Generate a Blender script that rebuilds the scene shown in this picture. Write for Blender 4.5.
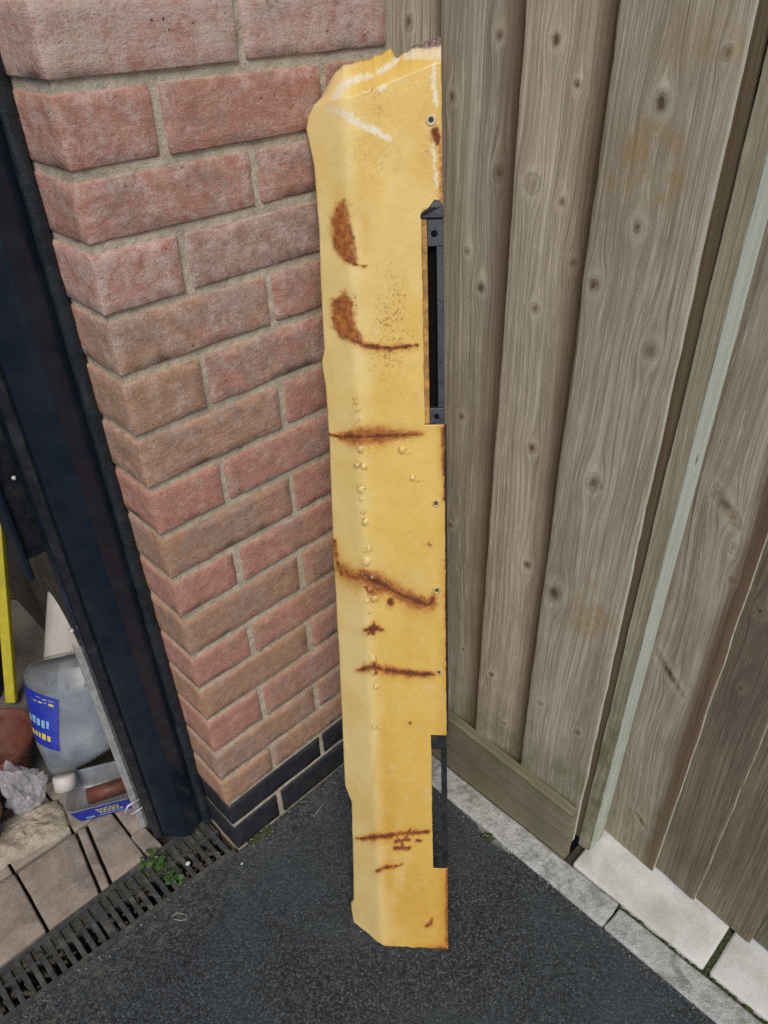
import bpy, bmesh, math, random
import numpy as np
from mathutils import Vector, Matrix, noise as mnoise

for o in list(bpy.data.objects):
    bpy.data.objects.remove(o, do_unlink=True)
scene = bpy.context.scene
col = scene.collection
R_ = math.radians

# ------------------------------------------------------------------ camera
CAM_C = np.array([-0.33273373, -0.77947679, 1.35094499])
FPX = 750.957
def _rot(r):
    th = np.linalg.norm(r); k = r / th
    K = np.array([[0, -k[2], k[1]], [k[2], 0, -k[0]], [-k[1], k[0], 0]])
    return np.eye(3) + math.sin(th) * K + (1 - math.cos(th)) * K @ K
CAM_YAW, CAM_PITCH, CAM_ROLL = R_(46.43295), R_(-35.54132), R_(-1.72478)
_f = np.array([math.cos(CAM_PITCH) * math.cos(CAM_YAW), math.cos(CAM_PITCH) * math.sin(CAM_YAW), math.sin(CAM_PITCH)])
_r = np.array([math.sin(CAM_YAW), -math.cos(CAM_YAW), 0.0])
_d = np.cross(_f, _r)
_a = CAM_ROLL
RIGHT = math.cos(_a) * _r - math.sin(_a) * _d
DOWN = math.sin(_a) * _r + math.cos(_a) * _d
FWD = _f
cam_data = bpy.data.cameras.new("camera")
cam_data.sensor_fit = 'VERTICAL'
cam_data.sensor_height = 24.0
cam_data.lens = FPX / 1024 * 24.0
cam_data.clip_start = 0.01
cam_data.clip_end = 500
cam = bpy.data.objects.new("camera", cam_data)
col.objects.link(cam)
M = Matrix(((RIGHT[0], -DOWN[0], -FWD[0], CAM_C[0]), (RIGHT[1], -DOWN[1], -FWD[1], CAM_C[1]),
            (RIGHT[2], -DOWN[2], -FWD[2], CAM_C[2]), (0, 0, 0, 1)))
cam.matrix_world = M
scene.camera = cam

# ------------------------------------------------------------------ sky, sun, exposure
SUN_EL, SUN_AZ = R_(50), math.atan2(-0.73, -0.68)       # direction the light comes from (in the xy plane)
world = bpy.data.worlds.new("World"); scene.world = world; world.use_nodes = True
wn = world.node_tree.nodes; wl = world.node_tree.links
for n in list(wn): wn.remove(n)
sky = wn.new('ShaderNodeTexSky'); sky.sky_type = 'NISHITA'; sky.sun_disc = False
sky.sun_elevation = SUN_EL
sky.sun_rotation = math.pi / 2 - SUN_AZ
sky.air_density = 1.0; sky.dust_density = 1.5; sky.ozone_density = 1.0
bg = wn.new('ShaderNodeBackground'); bg.inputs['Strength'].default_value = 0.085
wo = wn.new('ShaderNodeOutputWorld')
wl.new(sky.outputs[0], bg.inputs[0]); wl.new(bg.outputs[0], wo.inputs[0])
sl = bpy.data.lights.new("sun", 'SUN'); sl.energy = 1.5; sl.angle = R_(28); sl.color = (1.0, 0.91, 0.77)
sun = bpy.data.objects.new("sun", sl); col.objects.link(sun)
sd = Vector((math.cos(SUN_EL) * math.cos(SUN_AZ), math.cos(SUN_EL) * math.sin(SUN_AZ), math.sin(SUN_EL)))
sun.rotation_euler = sd.to_track_quat('Z', 'Y').to_euler()
sun.location = sd * 8
scene.view_settings.view_transform = 'Standard'
scene.view_settings.look = 'None'
scene.view_settings.gamma = 1.0
scene.view_settings.use_curve_mapping = False
scene.view_settings.exposure = 0.54
scene.render.engine = 'CYCLES'
scene.cycles.use_denoising = False
scene.render.resolution_x = 768; scene.render.resolution_y = 1024

# ------------------------------------------------------------------ pixel helpers
def ray(px):
    d = FWD + RIGHT * ((px[0] - 384) / FPX) + DOWN * ((px[1] - 512) / FPX)
    return d / np.linalg.norm(d)
def on(px, axis, val):
    d = ray(px); t = (val - CAM_C[axis]) / d[axis]
    return CAM_C + t * d
def G(x, y, z=0.0):
    return on((x, y), 2, z)

# ------------------------------------------------------------------ numpy noise
def vnoise(x, y, seed=0):
    xi = np.floor(x).astype(np.int64); yi = np.floor(y).astype(np.int64)
    fx = x - xi; fy = y - yi
    fx = fx * fx * (3 - 2 * fx); fy = fy * fy * (3 - 2 * fy)
    def h(a, b):
        n = (a * 374761393 + b * 668265263 + seed * 2147483647 // 7) & 0x7fffffff
        n = (n ^ (n >> 13)) * 1274126177 & 0x7fffffff
        return ((n ^ (n >> 16)) & 0xffff) / 65535.0
    return (h(xi, yi) * (1 - fx) + h(xi + 1, yi) * fx) * (1 - fy) + (h(xi, yi + 1) * (1 - fx) + h(xi + 1, yi + 1) * fx) * fy
def fbm(x, y, seed=0, oct=4):
    s = 0; a = 0.5; t = 0
    for i in range(oct):
        s = s + a * vnoise(x * 2 ** i, y * 2 ** i, seed + i * 17); t += a; a *= 0.5
    return s / t
def sstep(a, b, x):
    t = np.clip((x - a) / (b - a), 0, 1); return t * t * (3 - 2 * t)

# ------------------------------------------------------------------ object helpers
def link(o, parent=None):
    col.objects.link(o)
    if parent is not None: o.parent = parent
    return o
def tag(o, label, cat, group=None):
    o['label'] = label; o['category'] = cat
    if group: o['group'] = group
    return o
def empty(name, loc=(0, 0, 0)):
    o = bpy.data.objects.new(name, None); o.empty_display_size = 0.05
    col.objects.link(o); o.location = Vector(loc); return o
def mesh_obj(name, verts, faces, mat, parent=None, smooth=True, attrs=None):
    me = bpy.data.meshes.new(name)
    me.from_pydata([tuple(map(float, v)) for v in verts], [], [tuple(map(int, f)) for f in faces])
    if smooth: me.polygons.foreach_set('use_smooth', [True] * len(me.polygons))
    if attrs:
        for k, v in attrs.items():
            a = me.attributes.new(k, 'FLOAT', 'POINT'); a.data.foreach_set('value', np.asarray(v, dtype=np.float32).ravel())
    me.materials.append(mat); me.update()
    o = bpy.data.objects.new(name, me)
    if parent is not None:       # geometry given in world space
        o.matrix_parent_inverse = Matrix.Identity(4)
        o.location = -Vector(parent.location)
    return link(o, parent)
def bm_obj(name, bm, mat, parent=None, smooth=False):
    me = bpy.data.meshes.new(name); bm.normal_update(); bm.to_mesh(me); bm.free()
    if smooth: me.polygons.foreach_set('use_smooth', [True] * len(me.polygons))
    me.materials.append(mat)
    o = bpy.data.objects.new(name, me)
    if parent is not None: o.location = -Vector(parent.location)
    return link(o, parent)
def bm_box(bm, x0, x1, y0, y1, z0, z1):
    v = [bm.verts.new((x, y, z)) for x in (x0, x1) for y in (y0, y1) for z in (z0, z1)]
    for f in ((0, 1, 3, 2), (4, 6, 7, 5), (0, 4, 5, 1), (2, 3, 7, 6), (0, 2, 6, 4), (1, 5, 7, 3)):
        bm.faces.new([v[i] for i in f])
    return v
def bm_prism(bm, poly, z0, z1):
    n = len(poly)
    a = [bm.verts.new((p[0], p[1], z0)) for p in poly]
    b = [bm.verts.new((p[0], p[1], z1)) for p in poly]
    bm.faces.new(a[::-1]); bm.faces.new(b)
    for i in range(n):
        bm.faces.new((a[i], a[(i + 1) % n], b[(i + 1) % n], b[i]))
def bevel(bm, w, seg=2):
    bmesh.ops.recalc_face_normals(bm, faces=bm.faces[:])
    bmesh.ops.bevel(bm, geom=bm.edges[:], offset=w, segments=seg, profile=0.5, affect='EDGES')
def tube(bm, pts, rad, n=10, cap=True):
    pts = [Vector(p) for p in pts]; rings = []
    rads = rad if isinstance(rad, (list, tuple)) else [rad] * len(pts)
    for i, p in enumerate(pts):
        t = (pts[min(i + 1, len(pts) - 1)] - pts[max(i - 1, 0)]).normalized()
        q = t.to_track_quat('Z', 'Y')
        rings.append([bm.verts.new(p + q @ Vector((math.cos(2 * math.pi * k / n) * rads[i], math.sin(2 * math.pi * k / n) * rads[i], 0))) for k in range(n)])
    for a, b in zip(rings, rings[1:]):
        for k in range(n): bm.faces.new((a[k], a[(k + 1) % n], b[(k + 1) % n], b[k]))
    if cap: bm.faces.new(rings[0][::-1]); bm.faces.new(rings[-1])
def lathe(bm, prof, n=32, mat=None):
    rings = []
    for (r, z) in prof:
        rings.append([bm.verts.new((r * math.cos(2 * math.pi * k / n), r * math.sin(2 * math.pi * k / n), z)) for k in range(n)])
    for a, b in zip(rings, rings[1:]):
        for k in range(n): bm.faces.new((a[k], a[(k + 1) % n], b[(k + 1) % n], b[k]))
    bm.faces.new(rings[0][::-1])
    if prof[-1][0] < 0.5 * prof[0][0] or True: pass
    return rings

# ------------------------------------------------------------------ material helper
class NT:
    def __init__(s, name):
        s.m = bpy.data.materials.new(name); s.m.use_nodes = True
        s.t = s.m.node_tree; s.n = s.t.nodes; s.l = s.t.links
        for x in list(s.n): s.n.remove(x)
        s.out = s.n.new('ShaderNodeOutputMaterial'); s.p = s.n.new('ShaderNodeBsdfPrincipled')
        s.l.new(s.p.outputs[0], s.out.inputs[0])
    def _in(s, sock, v):
        if isinstance(v, bpy.types.NodeSocket): s.l.new(v, sock)
        elif v is not None:
            if isinstance(v, (tuple, list)) and len(v) == 3 and sock.type == 'RGBA': v = (*v, 1)
            sock.default_value = v
    def set(s, name, v): s._in(s.p.inputs[name], v); return s
    def pos(s): return s.n.new('ShaderNodeNewGeometry').outputs['Position']
    def obj(s): return s.n.new('ShaderNodeTexCoord').outputs['Object']
    def rnd(s): return s.n.new('ShaderNodeObjectInfo').outputs['Random']
    def attr(s, name, kind='GEOMETRY'):
        a = s.n.new('ShaderNodeAttribute'); a.attribute_type = kind; a.attribute_name = name; return a.outputs['Fac']
    def math(s, op, a, b=None, c=None, clamp=False):
        m = s.n.new('ShaderNodeMath'); m.operation = op; m.use_clamp = clamp
        s._in(m.inputs[0], a)
        if b is not None: s._in(m.inputs[1], b)
        if c is not None: s._in(m.inputs[2], c)
        return m.outputs[0]
    def vmath(s, op, a, b=None):
        m = s.n.new('ShaderNodeVectorMath'); m.operation = op; s._in(m.inputs[0], a)
        if b is not None: s._in(m.inputs[1], b)
        return m.outputs[0]
    def comb(s, x=0.0, y=0.0, z=0.0):
        c = s.n.new('ShaderNodeCombineXYZ'); s._in(c.inputs[0], x); s._in(c.inputs[1], y); s._in(c.inputs[2], z); return c.outputs[0]
    def sep(s, v):
        c = s.n.new('ShaderNodeSeparateXYZ'); s._in(c.inputs[0], v); return c.outputs
    def noise(s, vec, scale, detail=4.0, rough=0.55, dist=0.0):
        t = s.n.new('ShaderNodeTexNoise'); s._in(t.inputs['Vector'], vec); t.inputs['Scale'].default_value = scale
        t.inputs['Detail'].default_value = detail; t.inputs['Roughness'].default_value = rough; t.inputs['Distortion'].default_value = dist
        return t.outputs['Fac']
    def voro(s, vec, scale, feature='F1', out='Distance', rnd=1.0):
        t = s.n.new('ShaderNodeTexVoronoi'); t.feature = feature; s._in(t.inputs['Vector'], vec); t.inputs['Scale'].default_value = scale
        t.inputs['Randomness'].default_value = rnd
        return t.outputs[out]
    def ramp(s, f, stops, interp='LINEAR'):
        r = s.n.new('ShaderNodeValToRGB'); r.color_ramp.interpolation = interp
        e = r.color_ramp.elements
        while len(e) > 1: e.remove(e[-1])
        for i, (p, c) in enumerate(stops):
            if isinstance(c, (int, float)): c = (c, c, c)
            if i == 0: e[0].position = p; e[0].color = (*c, 1)
            else: x = e.new(p); x.color = (*c, 1)
        s._in(r.inputs[0], f); return r.outputs[0]
    def mix(s, f, a, b, mode='MIX'):
        m = s.n.new('ShaderNodeMix'); m.data_type = 'RGBA'; m.blend_type = mode; m.clamp_factor = True
        s._in(m.inputs[0], f); s._in(m.inputs[6], a); s._in(m.inputs[7], b); return m.outputs[2]
    def rng(s, v, a, b, c=0.0, d=1.0):
        m = s.n.new('ShaderNodeMapRange'); m.clamp = True; m.interpolation_type = 'SMOOTHSTEP'
        s._in(m.inputs[0], v); m.inputs[1].default_value = a; m.inputs[2].default_value = b; m.inputs[3].default_value = c; m.inputs[4].default_value = d
        return m.outputs[0]
    def bump(s, h, dist=0.001, strength=1.0, prev=None):
        b = s.n.new('ShaderNodeBump'); b.inputs['Distance'].default_value = dist; b.inputs['Strength'].default_value = strength
        s._in(b.inputs['Height'], h)
        if prev is not None: s.l.new(prev, b.inputs['Normal'])
        return b.outputs[0]

def mat_plain(name, c, rough=0.5, metal=0.0, var=0.12, scale=60.0, bump=0.0004, spec=0.5, dirt=None, trans=0.0):
    t = NT(name); P = t.pos()
    n = t.noise(P, scale, 5.0, 0.6)
    lo = tuple(x * (1 - var * 1.6) for x in c); hi = tuple(min(1, x * (1 + var)) for x in c)
    colr = t.ramp(n, [(0.3, lo), (0.7, hi)])
    if dirt:
        g = t.rng(t.noise(P, scale * 0.35, 5.0, 0.65), 0.48, 0.66)
        colr = t.mix(t.math('MULTIPLY', g, dirt[1]), colr, dirt[0])
    t.set('Base Color', colr).set('Roughness', t.rng(n, 0.3, 0.7, max(0, rough - 0.1), min(1, rough + 0.1))).set('Metallic', metal)
    t.set('Specular IOR Level', spec)
    if trans: t.set('Transmission Weight', trans)
    t.set('Normal', t.bump(t.noise(P, scale * 4, 4.0, 0.6), bump))
    return t.m

# ---- brick
def mat_brick():
    t = NT("brick_clay")
    off = t.math('MULTIPLY', t.rnd(), 37.0)
    P = t.vmath('ADD', t.pos(), t.comb(off, t.math('MULTIPLY', off, 0.7), t.math('MULTIPLY', off, 1.3)))
    buff = t.attr('buff', 'OBJECT'); grey = t.attr('grey', 'OBJECT'); bloom = t.attr('bloom', 'OBJECT')
    fine = t.noise(P, 330, 4.0, 0.7); mid = t.noise(P, 70, 5.0, 0.6); big = t.noise(P, 16, 4.0, 0.6, 0.6); big2 = t.noise(t.vmath('ADD', P, t.comb(5.0, 3.0, 1.0)), 22, 3.0, 0.55, 0.5)
    red = t.ramp(mid, [(0.25, (0.36, 0.172, 0.132)), (0.55, (0.49, 0.252, 0.195)), (0.8, (0.58, 0.365, 0.30))])
    tan = t.ramp(mid, [(0.25, (0.31, 0.180, 0.118)), (0.6, (0.455, 0.272, 0.185)), (0.85, (0.54, 0.36, 0.26))])
    gry = t.ramp(mid, [(0.25, (0.255, 0.172, 0.142)), (0.6, (0.385, 0.275, 0.235)), (0.85, (0.49, 0.38, 0.34))])
    fb = t.rng(t.math('ADD', big, t.math('MULTIPLY', t.math('SUBTRACT', buff, 0.5), 0.6)), 0.44, 0.60)
    c = t.mix(fb, red, tan)
    fg = t.rng(t.math('ADD', big2, t.math('MULTIPLY', t.math('SUBTRACT', grey, 0.5), 0.6)), 0.46, 0.62)
    c = t.mix(t.math('MULTIPLY', fg, 0.65), c, gry)
    # pale sandy bloom, blotchy
    bl = t.rng(t.math('ADD', t.noise(P, 48, 8.0, 0.80), t.math('MULTIPLY', t.math('SUBTRACT', bloom, 0.5), 0.35)), 0.50, 0.76)
    c = t.mix(t.math('MULTIPLY', bl, 0.62), c, (0.68, 0.59, 0.56))
    c = t.mix(t.rng(fine, 0.54, 0.70, 0.0, 0.42), c, (0.58, 0.46, 0.41))
    c = t.mix(t.rng(fine, 0.45, 0.30, 0.0, 0.42), c, (0.10, 0.055, 0.045))
    pits = t.rng(t.voro(P, 95), 0.20, 0.06)
    pits = t.math('MULTIPLY', pits, t.rng(t.noise(P, 40, 2.0), 0.55, 0.65))
    c = t.mix(pits, c, (0.06, 0.035, 0.03))
    t.set('Base Color', c).set('Roughness', 0.92).set('Specular IOR Level', 0.25)
    crease = t.noise(t.vmath('MULTIPLY', P, (1.0, 1.0, 2.2)), 70, 6.0, 0.65, 0.3)
    b = t.bump(crease, 0.0017)
    b = t.bump(t.noise(P, 330, 5.0, 0.72), 0.0012, 1.0, b)
    b = t.bump(pits, 0.0012, -1.0, b)
    t.set('Normal', b)
    return t.m
def mat_blue_brick():
    t = NT("brick_engineering_black"); P = t.vmath('ADD', t.pos(), t.comb(t.math('MULTIPLY', t.rnd(), 20.0), 0.0, 0.0))
    n = t.noise(P, 40, 5.0, 0.6)
    c = t.ramp(n, [(0.3, (0.013, 0.014, 0.020)), (0.7, (0.032, 0.034, 0.044))])
    c = t.mix(t.rng(t.noise(P, 120, 4.0, 0.7), 0.60, 0.75, 0, 0.5), c, (0.16, 0.15, 0.14))
    t.set('Base Color', c).set('Roughness', 0.55).set('Normal', t.bump(t.noise(P, 250, 4.0, 0.6), 0.0008))
    return t.m
def mat_mortar():
    t = NT("mortar"); P = t.pos()
    n = t.noise(P, 90, 6.0, 0.65); z = t.sep(P)[2]
    c = t.ramp(n, [(0.25, (0.38, 0.325, 0.245)), (0.55, (0.57, 0.505, 0.40)), (0.8, (0.70, 0.64, 0.54))])
    c = t.mix(t.rng(t.noise(P, 14, 4.0, 0.6), 0.45, 0.70, 0.0, 0.5), c, (0.27, 0.245, 0.205))
    c = t.mix(t.rng(t.noise(P, 500, 3.0, 0.6), 0.58, 0.7, 0.0, 0.5), c, (0.17, 0.15, 0.125))
    t.set('Base Color', c).set('Roughness', 0.95).set('Specular IOR Level', 0.2)
    b = t.bump(t.noise(P, 60, 5.0, 0.65), 0.003); b = t.bump(t.noise(P, 420, 4.0, 0.7), 0.0012, 1.0, b)
    t.set('Normal', b); return t.m
# ---- timber: 'grain' runs across the board (bent round the knots), 'knot' is distance / radius
def mat_wood(name, tones, greenish=0.0):
    t = NT(name); P = t.pos(); z = t.sep(P)[2]
    off = t.math('MULTIPLY', t.rnd(), 53.0)
    g = t.attr('grain'); k = t.attr('knot')
    v1 = t.comb(t.math('MULTIPLY', g, 240.0), t.math('MULTIPLY', z, 3.0), off)
    v2 = t.comb(t.math('MULTIPLY', g, 62.0), t.math('MULTIPLY', z, 1.1), t.math('ADD', off, 7.0))
    v3 = t.comb(t.math('MULTIPLY', g, 620.0), t.math('MULTIPLY', z, 22.0), off)
    n1 = t.noise(v1, 1.0, 3.0, 0.55); n2 = t.noise(v2, 1.0, 3.0, 0.5); n3 = t.noise(v3, 1.0, 3.0, 0.6)
    # growth bands: sharp dark late-wood lines
    band = t.math('PINGPONG', t.math('ADD', t.math('MULTIPLY', g, 75.0), t.math('MULTIPLY', n2, 3.2)), 0.5)
    late = t.rng(band, 0.36, 0.49)
    late = t.math('MULTIPLY', late, t.rng(n1, 0.3, 0.6))
    blot = t.noise(t.vmath('ADD', t.vmath('MULTIPLY', P, (1, 1, 0.35)), t.comb(off, 0.0, 0.0)), 11, 4.0, 0.6)
    f = t.math('ADD', t.math('MULTIPLY', n1, 0.55), t.math('ADD', t.math('MULTIPLY', n2, 0.25), t.math('MULTIPLY', n3, 0.2)))
    c = t.ramp(f, [(0.32, tones[0]), (0.50, tones[1]), (0.68, tones[2])])
    c = t.mix(t.math('MULTIPLY', late, 0.26), c, tuple(x * 0.55 for x in tones[0]))
    c = t.mix(t.rng(blot, 0.42, 0.66, 0.0, 0.60), c, tones[3])
    c = t.mix(t.rng(n3, 0.56, 0.70, 0.0, 0.30), c, tuple(min(1, x * 1.5) for x in tones[2]))
    # checks: thin long cracks
    chk = t.rng(t.noise(t.comb(t.math('MULTIPLY', g, 330.0), t.math('MULTIPLY', z, 2.0), t.math('ADD', off, 3.0)), 1.0, 2.0, 0.5), 0.70, 0.76)
    c = t.mix(t.math('MULTIPLY', chk, 0.6), c, (0.06, 0.05, 0.04))
    # knots
    kr = t.math('ADD', k, t.math('MULTIPLY', t.math('SUBTRACT', t.noise(t.vmath('MULTIPLY', P, (1, 1, 0.45)), 150, 4.0, 0.7), 0.5), 1.5))
    rings = t.math('PINGPONG', t.math('ADD', t.math('MULTIPLY', k, 2.6), t.math('MULTIPLY', n1, 1.2)), 0.5)
    kc = t.mix(t.rng(rings, 0.2, 0.5, 0.0, 0.8), (0.30, 0.225, 0.155), (0.105, 0.072, 0.050))
    kc = t.mix(t.rng(kr, 0.62, 0.30, 0.0, 0.9), kc, (0.035, 0.027, 0.022))
    c = t.mix(t.math('MULTIPLY', t.rng(kr, 1.05, 0.70, 0.0, 0.85), t.rng(t.noise(P, 13, 2.0), 0.36, 0.56, 0.25, 1.0)), c, kc)
    halo = t.math('MULTIPLY', t.math('MULTIPLY', t.rng(kr, 2.6, 1.3), t.rng(kr, 0.8, 1.1)), 0.22)
    c = t.mix(halo, c, tuple(x * 1.12 for x in tones[2]))
    c = t.mix(t.math('MULTIPLY', t.rng(t.math('ABSOLUTE', t.math('SUBTRACT', kr, 1.15)), 0.3, 0.05, 0.0, 0.45), t.rng(n2, 0.4, 0.6)), c, tuple(x * 0.7 for x in tones[0]))
    # board stains; overlap strips mix brown sheltered wood with painted shade
    c = t.mix(1.0, c, t.mix(t.rnd(), (0.82, 0.84, 0.86), (1.04, 0.99, 0.93)), 'MULTIPLY')
    st = t.math('MULTIPLY', t.attr('stain'), t.rng(t.noise(P, 35, 4.0, 0.65), 0.35, 0.6))
    c = t.mix(t.math('MULTIPLY', st, 0.75), c, (0.33, 0.215, 0.085))
    br = t.attr('fresh_shade')
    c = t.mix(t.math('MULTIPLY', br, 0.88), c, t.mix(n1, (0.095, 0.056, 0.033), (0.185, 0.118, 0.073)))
    gr = t.math('MULTIPLY', t.attr('algae'), t.rng(t.noise(P, 28, 5.0, 0.65), 0.35, 0.65, 0.25, 1.0))
    c = t.mix(gr, c, (0.115, 0.135, 0.060))
    c = t.mix(t.attr('pale'), c, (0.60, 0.60, 0.53))
    t.set('Base Color', c).set('Roughness', 0.88).set('Specular IOR Level', 0.25)
    b = t.bump(t.math('SUBTRACT', n1, t.math('MULTIPLY', late, -0.5)), 0.00075)
    b = t.bump(n3, 0.0004, 1.0, b)
    b = t.bump(chk, 0.002, -1.0, b) if False else b
    b = t.bump(t.noise(t.vmath('MULTIPLY', P, (1, 1, 0.5)), 380, 3.0, 0.7), 0.00035, 1.0, b)
    b = t.bump(t.rng(kr, 0.5, 0.2), 0.0018, -1.0, b)
    t.set('Normal', b); return t.m

def mat_tarmac():
    t = NT("tarmac"); P = t.pos()
    cell = t.n.new('ShaderNodeTexVoronoi'); cell.feature = 'F1'; t._in(cell.inputs['Vector'], P); cell.inputs['Scale'].default_value = 270
    d = cell.outputs['Distance']; cc = t.sep(cell.outputs['Color'])
    big = t.noise(P, 4, 6.0, 0.65)
    c = t.ramp(cc[0], [(0.0, (0.031, 0.037, 0.043)), (0.6, (0.054, 0.064, 0.073)), (0.9, (0.080, 0.093, 0.104)), (1.0, (0.105, 0.122, 0.135))])
    c = t.mix(t.rng(d, 0.45, 0.75, 0.0, 0.75), c, (0.012, 0.012, 0.014))
    c = t.mix(t.rng(big, 0.40, 0.66, 0.0, 0.45), c, (0.066, 0.081, 0.092))
    grit = t.voro(P, 70); gsel = t.rng(t.noise(P, 30, 3.0, 0.7), 0.56, 0.66)
    c = t.mix(t.math('MULTIPLY', t.rng(grit, 0.10, 0.06), gsel), c, (0.32, 0.32, 0.31))
    # dusty margin close to the brickwork
    y = t.sep(P)[1]
    dm = t.math('MULTIPLY', t.rng(y, -0.10, -0.01), t.rng(t.noise(P, 60, 5.0, 0.7), 0.46, 0.66))
    c = t.mix(t.math('MULTIPLY', dm, 0.65), c, (0.13, 0.12, 0.10))
    t.set('Base Color', c).set('Roughness', t.rng(cc[1], 0.0, 1.0, 0.7, 0.95)).set('Specular IOR Level', 0.22)
    h = t.math('ADD', t.math('MULTIPLY', t.rng(d, 0.8, 0.1), 0.8), t.math('MULTIPLY', cc[2], 0.6))
    b = t.bump(h, 0.0009); b = t.bump(t.noise(P, 700, 3.0, 0.6), 0.0006, 1.0, b)
    t.set('Normal', b); return t.m
def mat_concrete(name, a, b_, dirtc=(0.12, 0.11, 0.09), scale=40, dirt=0.5, bump=0.0014):
    t = NT(name); P = t.vmath('ADD', t.pos(), t.comb(t.math('MULTIPLY', t.rnd(), 9.0), 0.0, 0.0))
    n = t.noise(P, scale, 6.0, 0.65); f = t.noise(P, 420, 4.0, 0.65)
    c = t.ramp(n, [(0.28, a), (0.7, b_)])
    c = t.mix(t.rng(f, 0.55, 0.72, 0, 0.5), c, tuple(min(1, x * 1.35) for x in b_))
    c = t.mix(t.rng(f, 0.42, 0.28, 0, 0.6), c, tuple(x * 0.5 for x in a))
    c = t.mix(t.math('MULTIPLY', t.rng(t.noise(P, scale * 0.4, 5.0, 0.7, 0.5), 0.47, 0.66), dirt), c, dirtc)
    t.set('Base Color', c).set('Roughness', 0.93).set('Specular IOR Level', 0.25)
    bb = t.bump(n, bump * 2); bb = t.bump(f, bump * 0.7, 1.0, bb)
    t.set('Normal', bb); return t.m

def mat_paint():
    t = NT("yellow_paint_rusted"); P = t.pos()
    ru = t.attr('rust'); rd = t.attr('rustdark'); cr = t.attr('chip'); di = t.attr('dirt'); og = t.attr('ochre'); br = t.attr('bare')
    n = t.noise(P, 18, 5.0, 0.6); f = t.noise(P, 260, 5.0, 0.65); m = t.noise(P, 120, 5.0, 0.7)
    c = t.ramp(n, [(0.3, (0.665, 0.448, 0.105)), (0.7, (0.735, 0.530, 0.155))])
    c = t.mix(t.math('MULTIPLY', og, t.rng(m, 0.3, 0.6, 0.7, 1.0)), c, (0.56, 0.315, 0.055))
    c = t.mix(t.rng(t.noise(P, 34, 4.0, 0.7, 0.8), 0.55, 0.72, 0.0, 0.30), c, (0.74, 0.60, 0.34))
    c = t.mix(t.attr('fade_lit'), c, t.ramp(n, [(0.3, (0.72, 0.56, 0.235)), (0.7, (0.79, 0.635, 0.305))]))
    c = t.mix(t.math('MULTIPLY', di, t.rng(f, 0.40, 0.58)), c, (0.30, 0.15, 0.04))
    sp = t.math('MULTIPLY', t.rng(t.voro(P, 150), 0.11, 0.05), t.rng(t.noise(P, 24, 3.0), 0.56, 0.66))
    c = t.mix(t.math('MULTIPLY', sp, 0.7), c, (0.16, 0.09, 0.035))
    # rust bleeding into the paint, then the crust itself
    rn = t.math('MULTIPLY', ru, t.rng(f, 0.2, 0.6, 0.75, 1.15))
    rcol = t.mix(t.rng(rn, 0.15, 0.85), (0.60, 0.29, 0.040), t.ramp(m, [(0.32, (0.20, 0.050, 0.010)), (0.5, (0.36, 0.105, 0.016)), (0.68, (0.52, 0.20, 0.035))]))
    c = t.mix(t.math('MINIMUM', t.math('MULTIPLY', rn, 1.25), 0.96), c, rcol)
    c = t.mix(t.math('MULTIPLY', rd, t.rng(f, 0.25, 0.5, 0.65, 1.0)), c, t.ramp(f, [(0.3, (0.045, 0.012, 0.008)), (0.65, (0.16, 0.040, 0.016))]))
    c = t.mix(cr, c, t.ramp(m, [(0.3, (0.68, 0.58, 0.40)), (0.7, (0.80, 0.74, 0.58))]))  # cream chips and the painted blister glints
    c = t.mix(br, c, t.ramp(f, [(0.35, (0.06, 0.055, 0.075)), (0.6, (0.30, 0.19, 0.18)), (0.75, (0.55, 0.42, 0.36))]))
    rr = t.math('MAXIMUM', t.math('MAXIMUM', ru, rd), br)
    t.set('Base Color', c).set('Roughness', t.math('ADD', t.math('MULTIPLY', rr, 0.4), t.rng(m, 0.3, 0.7, 0.22, 0.34))).set('Specular IOR Level', 0.45)
    b = t.bump(t.noise(P, 45, 3.0, 0.5), 0.0007); b = t.bump(f, 0.0003, 1.0, b)
    b = t.bump(t.math('MULTIPLY', f, rr), 0.0016, 1.0, b)
    b = t.bump(cr, 0.0005, -1.0, b)
    t.set('Normal', b); return t.m

MB = mat_brick(); MBLUE = mat_blue_brick(); MMORT = mat_mortar()
W_GREY = mat_wood("weathered_timber", [(0.195, 0.170, 0.126), (0.395, 0.362, 0.288), (0.58, 0.55, 0.46), (0.250, 0.222, 0.168)])
W_DARK = mat_wood("weathered_timber_dark", [(0.115, 0.095, 0.070), (0.205, 0.177, 0.137), (0.30, 0.265, 0.212), (0.125, 0.105, 0.080)])
W_GREEN = mat_wood("green_treated_timber", [(0.20, 0.180, 0.125), (0.36, 0.335, 0.245), (0.50, 0.475, 0.37), (0.25, 0.23, 0.16)])
W_PALE = mat_wood("pale_treated_timber", [(0.48, 0.52, 0.45), (0.60, 0.645, 0.575), (0.70, 0.74, 0.67), (0.52, 0.565, 0.49)])
W_GRAVEL = mat_wood("damp_gravel_board_timber", [(0.115, 0.106, 0.076), (0.205, 0.192, 0.144), (0.30, 0.285, 0.22), (0.130, 0.124, 0.086)])
M_TAR = mat_tarmac()
M_KERB = mat_concrete("kerb_concrete", (0.38, 0.40, 0.40), (0.58, 0.605, 0.60), (0.16, 0.165, 0.15), 60, 0.65, 0.0032)
M_SLAB = mat_concrete("slab_concrete", (0.50, 0.51, 0.50), (0.66, 0.675, 0.665), (0.38, 0.375, 0.335), 22, 0.5, 0.0006)
M_PAVER = mat_concrete("paver_concrete", (0.235, 0.195, 0.165), (0.355, 0.31, 0.275), (0.15, 0.125, 0.105), 30, 0.6, 0.0014)
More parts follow.
